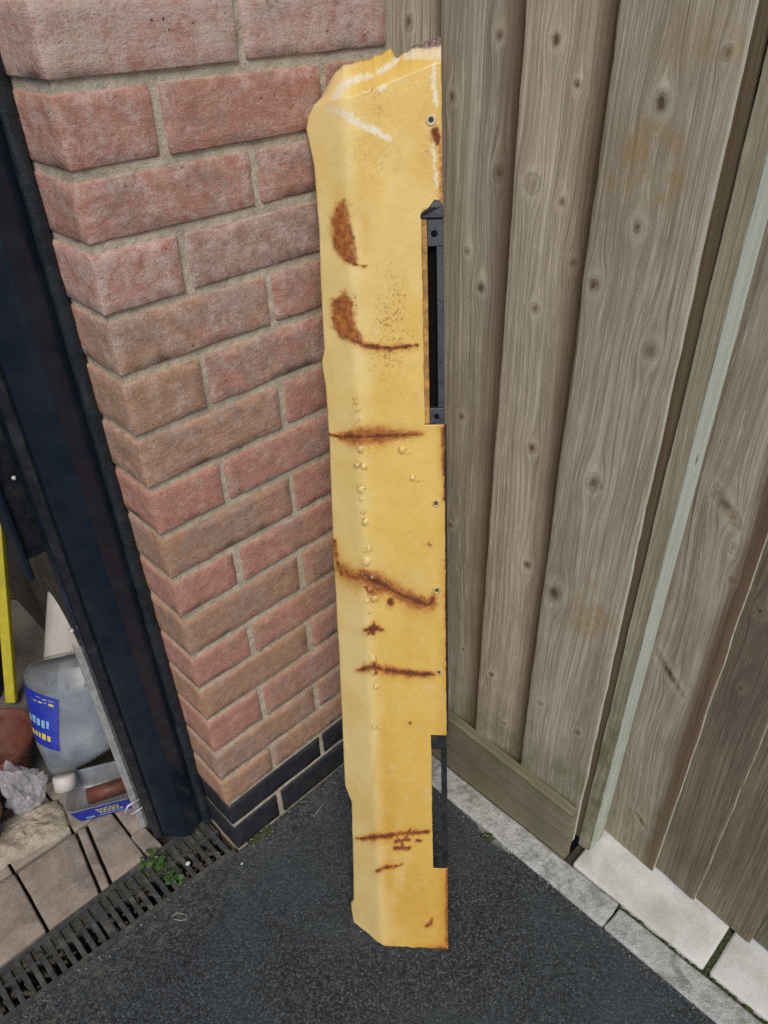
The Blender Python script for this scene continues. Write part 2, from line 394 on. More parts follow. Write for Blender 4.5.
M_SCREED = mat_concrete("old_mortar_lump", (0.33, 0.29, 0.23), (0.52, 0.47, 0.38), (0.16, 0.13, 0.10), 50, 0.5, 0.003)
M_SOIL = mat_concrete("soil", (0.05, 0.042, 0.032), (0.09, 0.075, 0.058), (0.04, 0.045, 0.02), 60, 0.5, 0.003)
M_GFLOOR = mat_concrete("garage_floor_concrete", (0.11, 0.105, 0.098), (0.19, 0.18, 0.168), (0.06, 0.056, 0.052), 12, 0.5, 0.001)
M_DRAIN = mat_plain("drain_plastic", (0.055, 0.058, 0.060), 0.7, 0, 0.3, 80, 0.0006, 0.35, ((0.13, 0.125, 0.11), 0.6))
M_DRAININ = mat_plain("drain_trough", (0.022, 0.022, 0.022), 0.9, 0, 0.3, 60, 0.0008, 0.2)
M_SILT = mat_concrete("drain_silt", (0.045, 0.048, 0.038), (0.085, 0.088, 0.07), (0.04, 0.06, 0.02), 90, 0.6, 0.002)
M_NAVY = mat_plain("navy_painted_steel", (0.009, 0.015, 0.028), 0.30, 0.0, 0.12, 25, 0.00012, 0.5, ((0.035, 0.042, 0.055), 0.2))
M_SEAL = mat_plain("black_rubber_seal", (0.014, 0.017, 0.022), 0.45, 0, 0.2, 60, 0.0005, 0.4, ((0.06, 0.065, 0.07), 0.35))
M_MASTIC = mat_plain("grey_green_mastic", (0.017, 0.023, 0.030), 0.6, 0, 0.25, 70, 0.0015, 0.3, ((0.05, 0.058, 0.06), 0.3))
M_PAINT = mat_paint()
M_BRACKET = mat_plain("dark_blue_grey_steel", (0.050, 0.057, 0.070), 0.42, 0.30, 0.25, 90, 0.0006, 0.5, ((0.10, 0.085, 0.07), 0.35))
M_VOID = mat_plain("recess_shade_black", (0.006, 0.006, 0.007), 0.9, 0, 0.2, 80, 0.0003, 0.1)  # black painted for the shade inside the slot and screw holes
M_BLACK = mat_plain("black_steel", (0.020, 0.021, 0.024), 0.5, 0.1, 0.3, 80, 0.0006, 0.4, ((0.07, 0.06, 0.05), 0.35))
M_CREAM = mat_plain("cream_ring_paint", (0.66, 0.55, 0.32), 0.45, 0, 0.15, 200, 0.0003)
M_RING = mat_plain("ochre_ring_paint", (0.60, 0.44, 0.17), 0.45, 0, 0.2, 200, 0.0003)
M_LIP = mat_plain("rusty_ochre_edge", (0.46, 0.25, 0.06), 0.5, 0, 0.35, 90, 0.0006, 0.4, ((0.22, 0.09, 0.03), 0.6))
M_BOLT = mat_plain("dull_bolt", (0.10, 0.085, 0.065), 0.6, 0.3, 0.3, 200, 0.0005)
M_GALV = mat_plain("galvanised_steel", (0.55, 0.56, 0.57), 0.42, 0.25, 0.2, 70, 0.0004, 0.5)
M_WHITE = mat_plain("white_plastic", (0.52, 0.49, 0.47), 0.42, 0, 0.06, 30, 0.0002, 0.5, ((0.45, 0.38, 0.30), 0.25))
M_TERRA = mat_plain("terracotta_plastic", (0.15, 0.050, 0.036), 0.55, 0, 0.2, 40, 0.0005, 0.4, ((0.14, 0.09, 0.07), 0.5))
M_ORANGE = mat_plain("orange_terracotta_plastic", (0.27, 0.060, 0.030), 0.5, 0, 0.15, 40, 0.0004, 0.4, ((0.18, 0.07, 0.04), 0.35))
M_YELLOW = mat_plain("yellow_paint", (0.48, 0.42, 0.02), 0.45, 0, 0.08, 40, 0.0002, 0.5, ((0.20, 0.16, 0.02), 0.30))
M_BLUEP = mat_plain("blue_plastic", (0.015, 0.045, 0.26), 0.4, 0, 0.12, 40, 0.0003)
M_LABEL = mat_plain("blue_label", (0.020, 0.035, 0.36), 0.35, 0, 0.15, 60, 0.0001)
M_LYEL = mat_plain("yellow_print", (0.62, 0.55, 0.06), 0.4, 0, 0.2, 300, 0.0001)
M_LCYAN = mat_plain("pale_blue_print", (0.22, 0.45, 0.62), 0.4, 0, 0.2, 300, 0.0001)
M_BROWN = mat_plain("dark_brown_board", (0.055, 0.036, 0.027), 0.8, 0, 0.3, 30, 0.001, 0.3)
def mat_clear(name, tint, alpha):
    t = NT(name); P = t.pos(); n = t.noise(P, 14, 3.0, 0.5, 0.6)
    t.set('Base Color', t.ramp(n, [(0.3, tuple(x * 0.85 for x in tint)), (0.7, tint)])).set('Roughness', 0.28)
    t.set('Alpha', t.rng(n, 0.3, 0.75, alpha - 0.12, alpha + 0.15)).set('Specular IOR Level', 0.6)
    t.set('Normal', t.bump(t.noise(P, 18, 2.0, 0.5), 0.0012)); return t.m
M_CLEAR = mat_clear("clear_plastic", (0.40, 0.44, 0.49), 0.40)
M_TUB = mat_clear("clear_tub_plastic", (0.34, 0.38, 0.44), 0.40)
M_BAG = mat_clear("clear_film", (0.74, 0.74, 0.80), 0.36)
M_LIQ = mat_plain("dark_blue_washer_fluid", (0.10, 0.13, 0.19), 0.3, 0, 0.25, 50, 0.0005)
M_SLUDGE = mat_plain("dark_sludge", (0.05, 0.055, 0.058), 0.6, 0, 0.5, 110, 0.003)
def mat_leaf():
    t = NT("weed_leaf"); P = t.pos(); n = t.noise(P, 160, 4.0, 0.6)
    t.set('Base Color', t.ramp(n, [(0.3, (0.035, 0.085, 0.020)), (0.7, (0.080, 0.165, 0.04))])).set('Roughness', 0.55)
    t.set('Subsurface Weight', 0.1); t.set('Normal', t.bump(n, 0.001)); return t.m
M_LEAF = mat_leaf()
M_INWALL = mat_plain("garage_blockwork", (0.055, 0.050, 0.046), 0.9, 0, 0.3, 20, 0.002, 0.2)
def mat_outer_brick():
    t = NT("brickwork_far"); b = t.n.new('ShaderNodeTexBrick')
    P = t.sep(t.pos()); t._in(b.inputs['Vector'], t.comb(t.math('ADD', P[0], P[1]), P[2], 0.0))
    b.inputs['Scale'].default_value = 1; b.inputs['Brick Width'].default_value = 0.225; b.inputs['Row Height'].default_value = 0.075; b.inputs['Mortar Size'].default_value = 0.005
    b.inputs['Color1'].default_value = (0.33, 0.14, 0.09, 1); b.inputs['Color2'].default_value = (0.33, 0.2, 0.13, 1); b.inputs['Mortar'].default_value = (0.38, 0.34, 0.28, 1)
    t.set('Base Color', b.outputs[0]).set('Roughness', 0.9); return t.m
M_FARBRICK = mat_outer_brick()

rnd = random.Random(7)

# ================================================================== GROUND
def structure(o): o['kind'] = 'structure'; return o
bm = bmesh.new(); bm_box(bm, -60, 60, -60, 60, -0.9, -0.16)
structure(bm_obj('ground', bm, M_SOIL))
# tarmac driveway, edge worn where it meets the kerb
edge = []
ys = np.linspace(0.0, -1.6, 90)
for y in ys:
    e = 0.372 - 0.010 * float(fbm(np.array([y * 14.0]), np.array([0.3]), 3)[0]) * 1.6 - (0.016 if -0.36 < y < -0.30 else 0.0)
    edge.append((e, y))
poly = [(-14, 0.30), (-14, -14), (0.36, -14)] + edge[::-1] + [(0.0, 0.0)]
poly = [(-14, -14), (0.362, -14)] + edge[::-1] + [(0.0, -0.0005), (-0.42, 0.0265), (-1.6, 0.1), (-14, 0.1)]
bm = bmesh.new(); bm_prism(bm, poly, -0.16, 0.0)
bmesh.ops.recalc_face_normals(bm, faces=bm.faces[:])
structure(bm_obj('driveway', bm, M_TAR))
# moss and grit packed against the bottom brick
def scatter_stuff(name, mat, pts, label=None, rmin=0.0008, rmax=0.003, seed=1, flat=0.6):
    r = random.Random(seed); bm = bmesh.new()
    for (x, y, z) in pts:
        s = r.uniform(rmin, rmax) * (1.0 if r.random() < 0.9 else 1.6)
        m = Matrix.Translation((x, y, z + s * flat * 0.4)) @ Matrix.Rotation(r.uniform(0, 6.3), 4, 'Z') @ Matrix.Diagonal((s, s * r.uniform(0.6, 1), s * flat, 1))
        b2 = bmesh.ops.create_icosphere(bm, subdivisions=1, radius=1.0, matrix=m)
        for v in b2['verts']: v.co += Vector((r.uniform(-1, 1), r.uniform(-1, 1), r.uniform(-1, 1))) * s * 0.18
    o = bm_obj(name, bm, mat); o['kind'] = 'stuff'
    if label: o['label'] = label
    return o

# garage floor slab behind the threshold pavers
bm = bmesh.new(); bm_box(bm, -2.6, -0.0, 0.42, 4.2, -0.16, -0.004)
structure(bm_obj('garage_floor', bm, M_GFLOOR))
bm = bmesh.new(); bm_box(bm, -2.6, -0.002, 0.114, 0.4195, -0.16, -0.022)
structure(bm_obj('paver_bed', bm, M_SOIL))

# ================================================================== BRICK WALL
bedz = [-0.001, .0767, .1448, .2147, .2901, .3744, .4485, .5211, .6013, .6739, .7515, .8264, .9014, .9785, 1.0516, 1.1256, 1.1963, 1.2733]
while bedz[-1] < 1.6: bedz.append(bedz[-1] + 0.075)
wall = empty('brick_wall', (0, 0, 0))
tag(wall, 'red and buff brick garage wall end with two black bottom courses', 'brick wall')
WX1 = 0.62
def brick_mesh(x0, x1, y0, y1, z0, z1, seed, amp=0.0010, chip=0.0013):
    r = np.random.RandomState(seed)
    def lines(a, b, step):
        n = max(2, int(round((b - a - 0.007) / step)))
        return np.concatenate([[a], np.linspace(a + 0.0019, b - 0.0019, n + 1), [b]])
    L = [lines(x0, x1, 0.014), lines(y0, y1, 0.016), lines(z0, z1, 0.012)]
    idx = {}; V = []; F = []
    N = [len(l) for l in L]
    def vid(i, j, k):
        key = (i, j, k)
        if key not in idx:
            p = np.array([L[0][i], L[1][j], L[2][k]])
            cnt = 0; inward = np.zeros(3)
            for a, q in enumerate((i, j, k)):
                if q == 0: inward[a] = 1; cnt += 1
                elif q == N[a] - 1: inward[a] = -1; cnt += 1
            nv = mnoise.noise(Vector(p * 38 + seed * 3.1)); n2 = mnoise.noise(Vector(p * 120 + seed * 1.7))
            off = inward * (amp * (0.9 * nv + 0.5 * n2))
            if cnt >= 2:
                c = chip * (0.40 + 0.5 * abs(n2)) + chip * 3.2 * max(0, mnoise.noise(Vector(p * 65 + seed * 9.3)) - 0.18)
                off = off + inward * c
            idx[key] = len(V); V.append(p + off)
        return idx[key]
    for a in range(3):
        b, c = (a + 1) % 3, (a + 2) % 3
        for side in (0, N[a] - 1):
            for i in range(N[b] - 1):
                for j in range(N[c] - 1):
                    q = []
                    for di, dj in ((0, 0), (1, 0), (1, 1), (0, 1)):
                        k = [0, 0, 0]; k[a] = side; k[b] = i + di; k[c] = j + dj; q.append(vid(*k))
                    F.append(q if side else q[::-1])
    return V, F
# buff, grey, bloom for the corner brick of each course (bottom course = 0) and for the brick next to it
tone = {2: ((.95, .45, .2), (.8, .5, .2)), 3: ((.8, .6, .3), (.6, .6, .3)), 4: ((.1, .25, .2), (.45, .6, .2)), 5: ((.85, .35, .2), (.35, .45, .2)),
        6: ((.1, .35, .3), (.5, .45, .3)), 7: ((.8, .5, .3), (.6, .4, .3)), 8: ((.05, .2, .3), (.45, .4, .3)), 9: ((.70, .5, .35), (.3, .4, .4)),
        10: ((.05, .2, .45), (.25, .5, .5)), 11: ((.72, .45, .6), (.4, .5, .4)), 12: ((.8, .4, .6), (.45, .5, .6)), 13: ((.68, .5, .7), (.35, .5, .6)),
        14: ((.25, .3, .85), (.2, .75, .75)), 15: ((.1, .5, .7), (.15, .6, .7)), 16: ((.15, .2, .7), (.25, .45, .6)), 17: ((.38, .2, 1.0), (.2, .4, 1.0)),
        18: ((.4, .4, .7), (.3, .4, .7))}
def add_brick(x0, x1, y0, y1, c, tn, seed):
    r = random.Random(seed)
    g = 0.0057
    z0 = bedz[c] + g + r.uniform(-0.0008, 0.0008); z1 = bedz[c + 1] - g + r.uniform(-0.0008, 0.0008)
    j = r.uniform(-0.0012, 0.0012)
    dx = r.uniform(-0.0012, 0.0012)
    V, F = brick_mesh(x0 + (dx + 0.0008 if x0 > 0 else j), x1 + dx - 0.0008, y0 + j, y1, z0, z1, seed)
    o = mesh_obj('brick', V, F, MBLUE if c < 2 else MB, wall)
    if tn:
        o['buff'] = float(tn[0]); o['grey'] = float(tn[1]); o['bloom'] = float(tn[2])
    return o
sd_ = 1
for c in range(len(bedz) - 1):
    tn = tone.get(c, ((.4, .4, .5), (.4, .5, .5)))
    spans = [(0, .1025, .215), (.1125, .3275, .1025), (.3375, .5525, .1025), (.5625, WX1, .1025)] if c % 2 == 0 else [(0, .215, .1025), (.225, .44, .1025), (.45, WX1, .1025)]
    for i, (a, b, dep) in enumerate(spans):
        t_ = tn[0] if i == 0 else tn[1]
        if i > 1: t_ = (rnd.random() * .6, rnd.random() * .8, t_[2])
        add_brick(a, b, 0.0, dep, c, t_, sd_); sd_ += 1
    if c % 2 == 1:
        add_brick(0, .1025, .1125, .215, c, tn[0], sd_); sd_ += 1
bm = bmesh.new(); bm_box(bm, 0.0036, WX1 - 0.004, 0.0036, 0.2115, -0.155, bedz[-1] - 0.003)
bm_obj('mortar_joint', bm, MMORT, wall)
bm = bmesh.new(); bm_box(bm, 0.0, WX1, 0.0, 0.215, bedz[-1] + 0.002, 2.55)
bm_obj('upper_wall', bm, M_FARBRICK, wall)

# garage shell: keeps the room behind the post dark
shell = empty('garage_shell', (-1.3, 2.2, 0))
tag(shell, 'dark garage room behind the door frame at the left edge', 'garage')
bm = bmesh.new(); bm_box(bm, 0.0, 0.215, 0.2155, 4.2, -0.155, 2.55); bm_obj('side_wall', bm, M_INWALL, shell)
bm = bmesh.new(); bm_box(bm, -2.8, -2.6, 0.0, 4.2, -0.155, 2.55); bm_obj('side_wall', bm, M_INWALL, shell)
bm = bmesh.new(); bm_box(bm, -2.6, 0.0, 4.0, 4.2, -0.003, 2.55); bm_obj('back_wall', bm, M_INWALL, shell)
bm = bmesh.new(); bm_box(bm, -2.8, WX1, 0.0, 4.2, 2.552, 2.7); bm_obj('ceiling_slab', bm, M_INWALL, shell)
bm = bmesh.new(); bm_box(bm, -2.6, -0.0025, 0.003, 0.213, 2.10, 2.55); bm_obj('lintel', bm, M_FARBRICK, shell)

# ================================================================== DOOR FRAME (navy post, seal, mastic)
frame = empty('door_frame', (-0.05, 0.13, 0))
tag(frame, 'navy blue painted steel garage door post beside the brick corner', 'door frame')
def extrude_profile(pts, z0, z1, name, mat, parent, smooth=True, wob=0.0, nz=2, closed=True, seed=0):
    bm = bmesh.new(); rings = []
    r = np.random.RandomState(seed)
    for k in range(nz + 1):
        z = z0 + (z1 - z0) * k / nz
        w = [(0, 0)] * len(pts) if not wob else [(r.normal() * wob, r.normal() * wob) for _ in pts]
        rings.append([bm.verts.new((p[0] + w[i][0], p[1] + w[i][1], z)) for i, p in enumerate(pts)])
    n = len(pts)
    for a, b in zip(rings, rings[1:]):
        for i in range(n): bm.faces.new((a[i], a[(i + 1) % n], b[(i + 1) % n], b[i]))
    bm.faces.new(rings[0][::-1]); bm.faces.new(rings[-1])
    bmesh.ops.recalc_face_normals(bm, faces=bm.faces[:])
    o = bm_obj(name, bm, mat, parent, smooth)
    if smooth:
        m = o.modifiers.new('split', 'EDGE_SPLIT'); m.split_angle = R_(40)
    return o
# rounded face of the post seen from the drive
prof = [(-0.016, 0.17), (-0.016, 0.0990), (-0.0195, 0.0965), (-0.036, 0.0915), (-0.050, 0.0880)]
for k in range(1, 7):
    a = R_(-14 + 62 * k / 6); prof.append((-0.050 - 0.0085 * (math.sin(a) + math.sin(R_(14))), 0.0962 - 0.0085 * math.cos(a)))
prof += [(-0.0840, 0.1165), (-0.0858, 0.1195), (-0.0862, 0.1235), (-0.0862, 0.17)]
extrude_profile(prof, 0.012, 2.10, 'post_face', M_NAVY, frame)
# black weather seal along the inner edge
extrude_profile([(-0.0864, 0.1245), (-0.0905, 0.1225), (-0.0985, 0.1300), (-0.1005, 0.1345), (-0.0985, 0.142), (-0.0864, 0.146)], 0.008, 2.09, 'weather_seal', M_SEAL, frame)
# mastic bead between steel and brick
mast = [(-0.0012, 0.0890), (-0.006, 0.0868), (-0.0125, 0.0872), (-0.0158, 0.0905), (-0.0158, 0.11), (-0.0012, 0.11)]
extrude_profile(mast, 0.004, 2.08, 'mastic_bead', M_MASTIC, frame, True, 0.0005, 90, seed=4)
bm = bmesh.new(); bm_box(bm, -0.099, -0.017, 0.1465, 0.169, 0.012, 2.09); bm_obj('post_back', bm, M_NAVY, frame)
# concrete foot under the post
bm = bmesh.new()
bm_prism(bm, [(-0.128, 0.116), (-0.098, 0.113), (-0.102, 0.172), (-0.132, 0.172)], -0.022, 0.006); bevel(bm, 0.003)
o = tag(bm_obj('concrete_foot', bm, M_PAVER), 'small pale concrete block at the foot of the navy post', 'concrete block')
# galvanised door track behind the post with its folded clip
track = empty('door_track', (-0.085, 0.19, 0)); tag(track, 'thin galvanised steel door track behind the navy post', 'door track')
bm = bmesh.new()
bm_box(bm, -0.1065, -0.1040, 0.172, 0.186, 0.0, 0.50); bm_box(bm, -0.1038, -0.085, 0.172, 0.1745, 0.0, 0.498)
bm_obj('rail', bm, M_GALV, track)
A = Vector(on((147, 800), 1, .165)); 
bm = bmesh.new()
p = [on(q, 1, .150) for q in ((143, 797), (128, 806), (125, 812), (131, 815), (146, 805))]
tube(bm, p, 0.0022, 8); o = bm_obj('clip', bm, M_GALV, track, True)
p = [on(q, 1, .168) for q in ((140, 785), (146, 800), (152, 822))]
bm = bmesh.new(); tube(bm, p, [0.004, 0.004, 0.003], 6); bm_obj('clip_strap', bm, M_GALV, track, False)
bm = bmesh.new(); c0 = Vector(on((71, 630), 1, .168)); lathe(bm, [(0.004, 0), (0.004, 0.004), (0.002, 0.006)], 10)
bmesh.ops.holes_fill(bm, edges=bm.edges[:])
bmesh.ops.transform(bm, matrix=Matrix.Translation(c0) @ Matrix.Rotation(R_(90), 4, 'X'), verts=bm.verts[:]); bm_obj('bolt', bm, M_GALV, track, True)
# dark door leaf standing open inside, its lower edge well above the floor
leaf = empty('garage_door', (-0.16, 0.30, 0.62)); tag(leaf, 'black raised garage door edge hanging inside at the left edge', 'garage door')
q0 = on((24, 556), 1, .23)
lx = on((22, 552), 1, .23)[0]
bm = bmesh.new(); bm_box(bm, lx, -0.060, 0.215, 0.245, q0[2], 2.05); bevel(bm, 0.004); bm_obj('door_stile', bm, M_SEAL, leaf)
bm = bmesh.new(); bm_box(bm, lx - 0.010, lx - 0.0005, 0.205, 0.250, q0[2] - 0.03, 2.05); bevel(bm, 0.003); bm_obj('door_edge', bm, M_NAVY, leaf)
bm = bmesh.new(); c0 = Vector(on((14, 478), 1, .2145)); bmesh.ops.create_uvsphere(bm, u_segments=10, v_segments=6, radius=0.0035, matrix=Matrix.Translation(c0)); bm_obj('screw', bm, M_GALV, leaf, True)
# unseen open up-and-over leaf, added under the ceiling to darken the garage
bm = bmesh.new(); bm_box(bm, -2.45, -0.125, 0.26, 2.20, 2.055, 2.085); bevel(bm, 0.006); bm_obj('shade_door_leaf', bm, M_NAVY, leaf)
# =================================================================== CHANNEL DRAIN
drain = empty('channel_drain', (-0.5, 0.06, -0.02)); tag(drain, 'black slotted plastic channel drain across the garage threshold', 'drain')
dang = math.atan2(0.0265, -0.42)
X0, X1 = -1.55, -0.004
def fy(x): return -x * 0.0265 / 0.42       # front edge of the drain
def rail(name, y0f, y1f, zt, zb, mat):
    bm = bmesh.new(); xs = np.linspace(X0, X1, 40); top = []
    r = np.random.RandomState(len(name))
    V = []; F = []
    for x in xs:
        a, b = y0f(x) + r.normal() * 0.0004, y1f(x) + r.normal() * 0.0004
        V += [(x, a, zb), (x, a, zt), (x, b, zt), (x, b, zb)]
    n = len(xs)
    for i in range(n - 1):
        for k in range(4):
            F.append((4 * i + k, 4 * i + (k + 1) % 4, 4 * i + 4 + (k + 1) % 4, 4 * i + 4 + k))
    F += [(3, 2, 1, 0), (4 * n - 4, 4 * n - 3, 4 * n - 2, 4 * n - 1)]
    return mesh_obj(name, V, F, mat, drain, False)
rail('front_rail', lambda x: fy(x) + 0.001, lambda x: fy(x) + 0.013, -0.001, -0.10, M_DRAIN)
rail('centre_rib', lambda x: fy(x) * .7 + 0.064, lambda x: fy(x) * .7 + 0.068, -0.002, -0.05, M_DRAIN)
rail('back_rail', lambda x: 0.1015 + fy(x) * 0.2, lambda x: 0.1125 + fy(x) * 0.12, 0.000, -0.10, M_DRAIN)
rail('trough_floor', lambda x: fy(x) + 0.0132, lambda x: 0.1013 + fy(x) * 0.2, -0.085, -0.10, M_DRAININ)
rail('silt', lambda x: fy(x) * .7 + 0.0685, lambda x: 0.1012 + fy(x) * 0.2, -0.0065, -0.05, M_SILT)
bm = bmesh.new(); bm_box(bm, -0.0046, 0.0046, 0.0, 1.0, -0.012, 0.0); bevel(bm, 0.0012, 1)
bar_me = bpy.data.meshes.new('grate_bar'); bm.normal_update(); bm.to_mesh(bar_me); bm.free(); bar_me.materials.append(M_DRAIN)
nb = int((X1 - X0) / 0.0176)
for i in range(nb):
    x = -0.015 - i * 0.0176
    o = bpy.data.objects.new('grate_bar', bar_me); col.objects.link(o); o.parent = drain
    y0 = fy(x) + 0.012; y1 = 0.103 + fy(x) * 0.2
    o.location = Vector((x, y0, -0.0016 + 0.0006 * math.sin(i * 1.7))) - Vector(drain.location); o.scale = (1.7 if i == 13 else 1.0, y1 - y0, 1)
# =================================================================== THRESHOLD PAVERS
pav = empty('threshold_paving', (-0.4, 0.26, 0)); pav['kind'] = 'structure'
def paver(poly, zt=0.0, seed=0, name='paver'):
    bm = bmesh.new(); bm_prism(bm, poly, -0.0225, zt); bevel(bm, 0.0035, 2)
    r = random.Random(seed)
    bmesh.ops.subdivide_edges(bm, edges=[e for e in bm.edges if e.calc_length() > 0.03], cuts=4, use_grid_fill=True)
    for v in bm.verts:
        n = mnoise.noise(v.co * 45 + Vector((seed, 0, 0)))
        v.co += Vector((n, mnoise.noise(v.co * 50), 0)) * 0.0012
        if v.co.z > -0.01: v.co.z += 0.0012 * n
    return bm_obj(name, bm, M_PAVER, pav, True)
gp = 0.0035
pv = [[(-0.201, .119), (-0.132, .118), (-0.132, .262), (-0.178, .263)], [(-0.223, .119), (-0.2065, .119), (-0.184, .263), (-0.200, .264)],
      [(-0.322, .121), (-0.228, .119), (-0.205, .265), (-0.318, .267)], [(-0.445, .123), (-0.327, .122), (-0.323, .267), (-0.440, .270)],
      [(-0.57, .124), (-0.450, .123), (-0.445, .270), (-0.566, .273)], [(-0.70, .124), (-0.575, .124), (-0.571, .273), (-0.70, .275)], [(-0.83, .126), (-0.705, .125), (-0.705, .275), (-0.83, .277)],
      [(-0.127, .177), (-0.020, .177), (-0.02, .36), (-0.127, .36)], [(-0.445, .277), (-0.325, .274), (-0.325, .414), (-0.445, .414)], [(-0.62, .281), (-0.451, .279), (-0.451, .414), (-0.62, .414)],
      [(-0.320, .273), (-0.208, .271), (-0.208, .414), (-0.320, .414)], [(-0.203, .270), (-0.132, .268), (-0.132, .414), (-0.203, .414)]]
for i, p_ in enumerate(pv): paver(p_, -0.001 - 0.002 * (i % 3), i)
# crumbled mortar patch over the pavers at the left edge
lp = [G(*q) for q in ((-30, 872), (0, 868), (20, 858), (40, 846), (60, 838), (70, 828), (66, 812), (58, 800), (40, 803), (20, 812), (0, 822), (-30, 835))]
cx = np.mean([p_[0] for p_ in lp]); cy = np.mean([p_[1] for p_ in lp])
V = []; F = []; nR = 26; per = []
for i in range(len(lp)):
    a, b = lp[i], lp[(i + 1) % len(lp)]
    for k in range(10): per.append(a + (b - a) * k / 10)
V.append((cx, cy, 0.017))
for r_ in range(1, nR + 1):
    f_ = r_ / nR
    for p_ in per:
        x = cx + (p_[0] - cx) * f_; y = cy + (p_[1] - cy) * f_
        n = mnoise.fractal(Vector((x * 40, y * 40, 1)), 1.0, 2.0, 4)
        z = 0.012 * (1 - f_ ** 5) + 0.0075 * n * (1 - f_ ** 3) + 0.001
        if r_ == nR: z = -0.004; x += 0.003 * n; y += 0.003 * n
        V.append((x, y, z))
m_ = len(per)
for i in range(m_): F.append((0, 1 + i, 1 + (i + 1) % m_))
for r_ in range(nR - 1):
    for i in range(m_):
        a = 1 + r_ * m_ + i; b = 1 + r_ * m_ + (i + 1) % m_; F.append((a, a + m_, b + m_, b))
o = mesh_obj('mortar_lump', V, F, M_SCREED)
tag(o, 'pale crumbly patch of old mortar lying on the pavers', 'mortar patch')

# ================================================================== FENCE
def timber(name, parent, mat, y0, y1, xf0, xf1, xb0, xb1, z0, z1, knots=(), stains=(), fresh_shade=(0, 0), algae=None, seed=0, rough=0.0008, ny=46, dz=0.0038, axis='z', lean=0.0, ztop=None, pale=0.0):
    """board standing in the fence: y0 > y1 are its left and right edges as seen; xf front at left/right edge, xb back"""
    nz = max(4, int((z1 - z0) / dz)); zs = np.linspace(z0, z1, nz + 1)
    s = np.concatenate([[0, 0.015], np.linspace(0.05, 0.95, ny - 3), [0.985, 1]])
    S, Z = np.meshgrid(s, zs)
    wl_ = (fbm(Z * 18, Z * 0 + seed, seed, 4) - .5) * rough * 4
    wr_ = (fbm(Z * 18, Z * 0 + seed + 9, seed + 5, 4) - .5) * rough * 4
    Y = y0 + wl_ + (y1 + wr_ - y0 - wl_) * S + lean * (Z - 0.9)
    X = xf0 + (xf1 - xf0) * S + (fbm(Y * 30, Z * 2.5, seed + 3, 4) - 0.5) * 0.0022
    X = X + np.where((S == 0) | (S == 1), 0.0012, 0)
    gy, gz = (Y, Z) if axis == 'z' else (Z, Y)
    grain = gy + (fbm(gy * 3.0, gz * 1.6, seed + 11, 3) - .5) * 0.035 + 0.01 * np.sin(gz * 2.3 + seed)
    knot = np.full(Y.shape, 9.0)
    for (ky, kz, kr, el, ang) in knots:
        dy = (Y - ky); dzz = (Z - kz)
        ca, sa = math.cos(ang), math.sin(ang)
        d1 = dy * ca + dzz * sa; d2 = (-dy * sa + dzz * ca) / el
        rr = np.sqrt(d1 ** 2 + d2 ** 2)
        a = kr * 1.45
        rs = np.sqrt(dy ** 2 + (dzz / 2.4) ** 2)
        grain = grain - dy * np.minimum(1.0, a * a / np.maximum(rs ** 2, 1e-9)) * np.exp(-rs / (kr * 6))
        knot = np.minimum(knot, rr / kr)
        X = X - 0.0012 * np.exp(-(rs / (kr * 1.8)) ** 2)
    stain = np.zeros(Y.shape)
    for (sy, sz, ry, rz, a) in stains:
        d = np.sqrt(((Y - sy) / ry) ** 2 + ((Z - sz) / rz) ** 2) + (fbm(Y * 40, Z * 25, seed + 21, 4) - .5) * 1.2
        stain = np.maximum(stain, a * sstep(1.1, 0.55, d))
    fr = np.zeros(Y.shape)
    if fresh_shade[1] > 0:
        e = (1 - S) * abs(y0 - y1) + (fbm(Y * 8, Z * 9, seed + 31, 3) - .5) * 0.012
        fr = sstep(fresh_shade[1], fresh_shade[1] * 0.40, e)
    if fresh_shade[0] > 0:
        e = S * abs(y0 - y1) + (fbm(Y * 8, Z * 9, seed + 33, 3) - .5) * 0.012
        fr = np.maximum(fr, sstep(fresh_shade[0], fresh_shade[0] * 0.35, e))
    al = np.zeros(Y.shape) if algae is None else algae(Y, Z, S)
    if ztop is not None:
        Z = Z * (ztop(Y) / z1)
    n0 = Y.size; W = len(s)
    V = np.stack([X.ravel(), Y.ravel(), Z.ravel()], 1)
    ids = np.arange(n0).reshape(Y.shape)
    F = []
    a = ids[:-1, :-1].ravel(); b = ids[:-1, 1:].ravel(); c = ids[1:, 1:].ravel(); d = ids[1:, :-1].ravel()
    F = np.stack([a, b, c, d], 1).tolist()
    loop = list(ids[0, :]) + list(ids[1:, -1]) + list(ids[-1, -2::-1]) + list(ids[-2:0:-1, 0])
    back = []
    Vb = []
    at = {k: list(v.ravel()) for k, v in dict(grain=grain, knot=knot, stain=stain, fresh_shade=fr, algae=al, pale=np.zeros(Y.shape)).items()}
    # side loops carry their own vertices so that the arris stays crisp
    base = n0
    for q in loop: Vb.append(V[q])
    for q in loop:
        sfrac = (V[q][1] - y0) / (y1 - y0)
        Vb.append((xb0 + (xb1 - xb0) * sfrac, V[q][1], V[q][2]))
    m = len(loop)
    for i in range(m):
        j = (i + 1) % m
        F.append((base + j, base + i, base + m + i, base + m + j))
    F.append([base + m + i for i in range(m)][::-1])
    for k, v in at.items():
        v.extend([v[q] if k != 'grain' else v[q] for q in loop]); 
        v.extend([(v[q] + (0.012 if k == 'grain' else 0)) for q in loop])
    if pale:
        for q_, idx_ in enumerate(loop):
            on_right = (idx_ % W) == W - 1
            for off_ in (0, m):
                at['pale'][base + off_ + q_] = pale if on_right else 0.0; at['fresh_shade'][base + off_ + q_] *= 0.0 if on_right else 1.0
    V = np.concatenate([V, np.array(Vb)])
    o = mesh_obj(name, V, F, mat, parent, True, at)
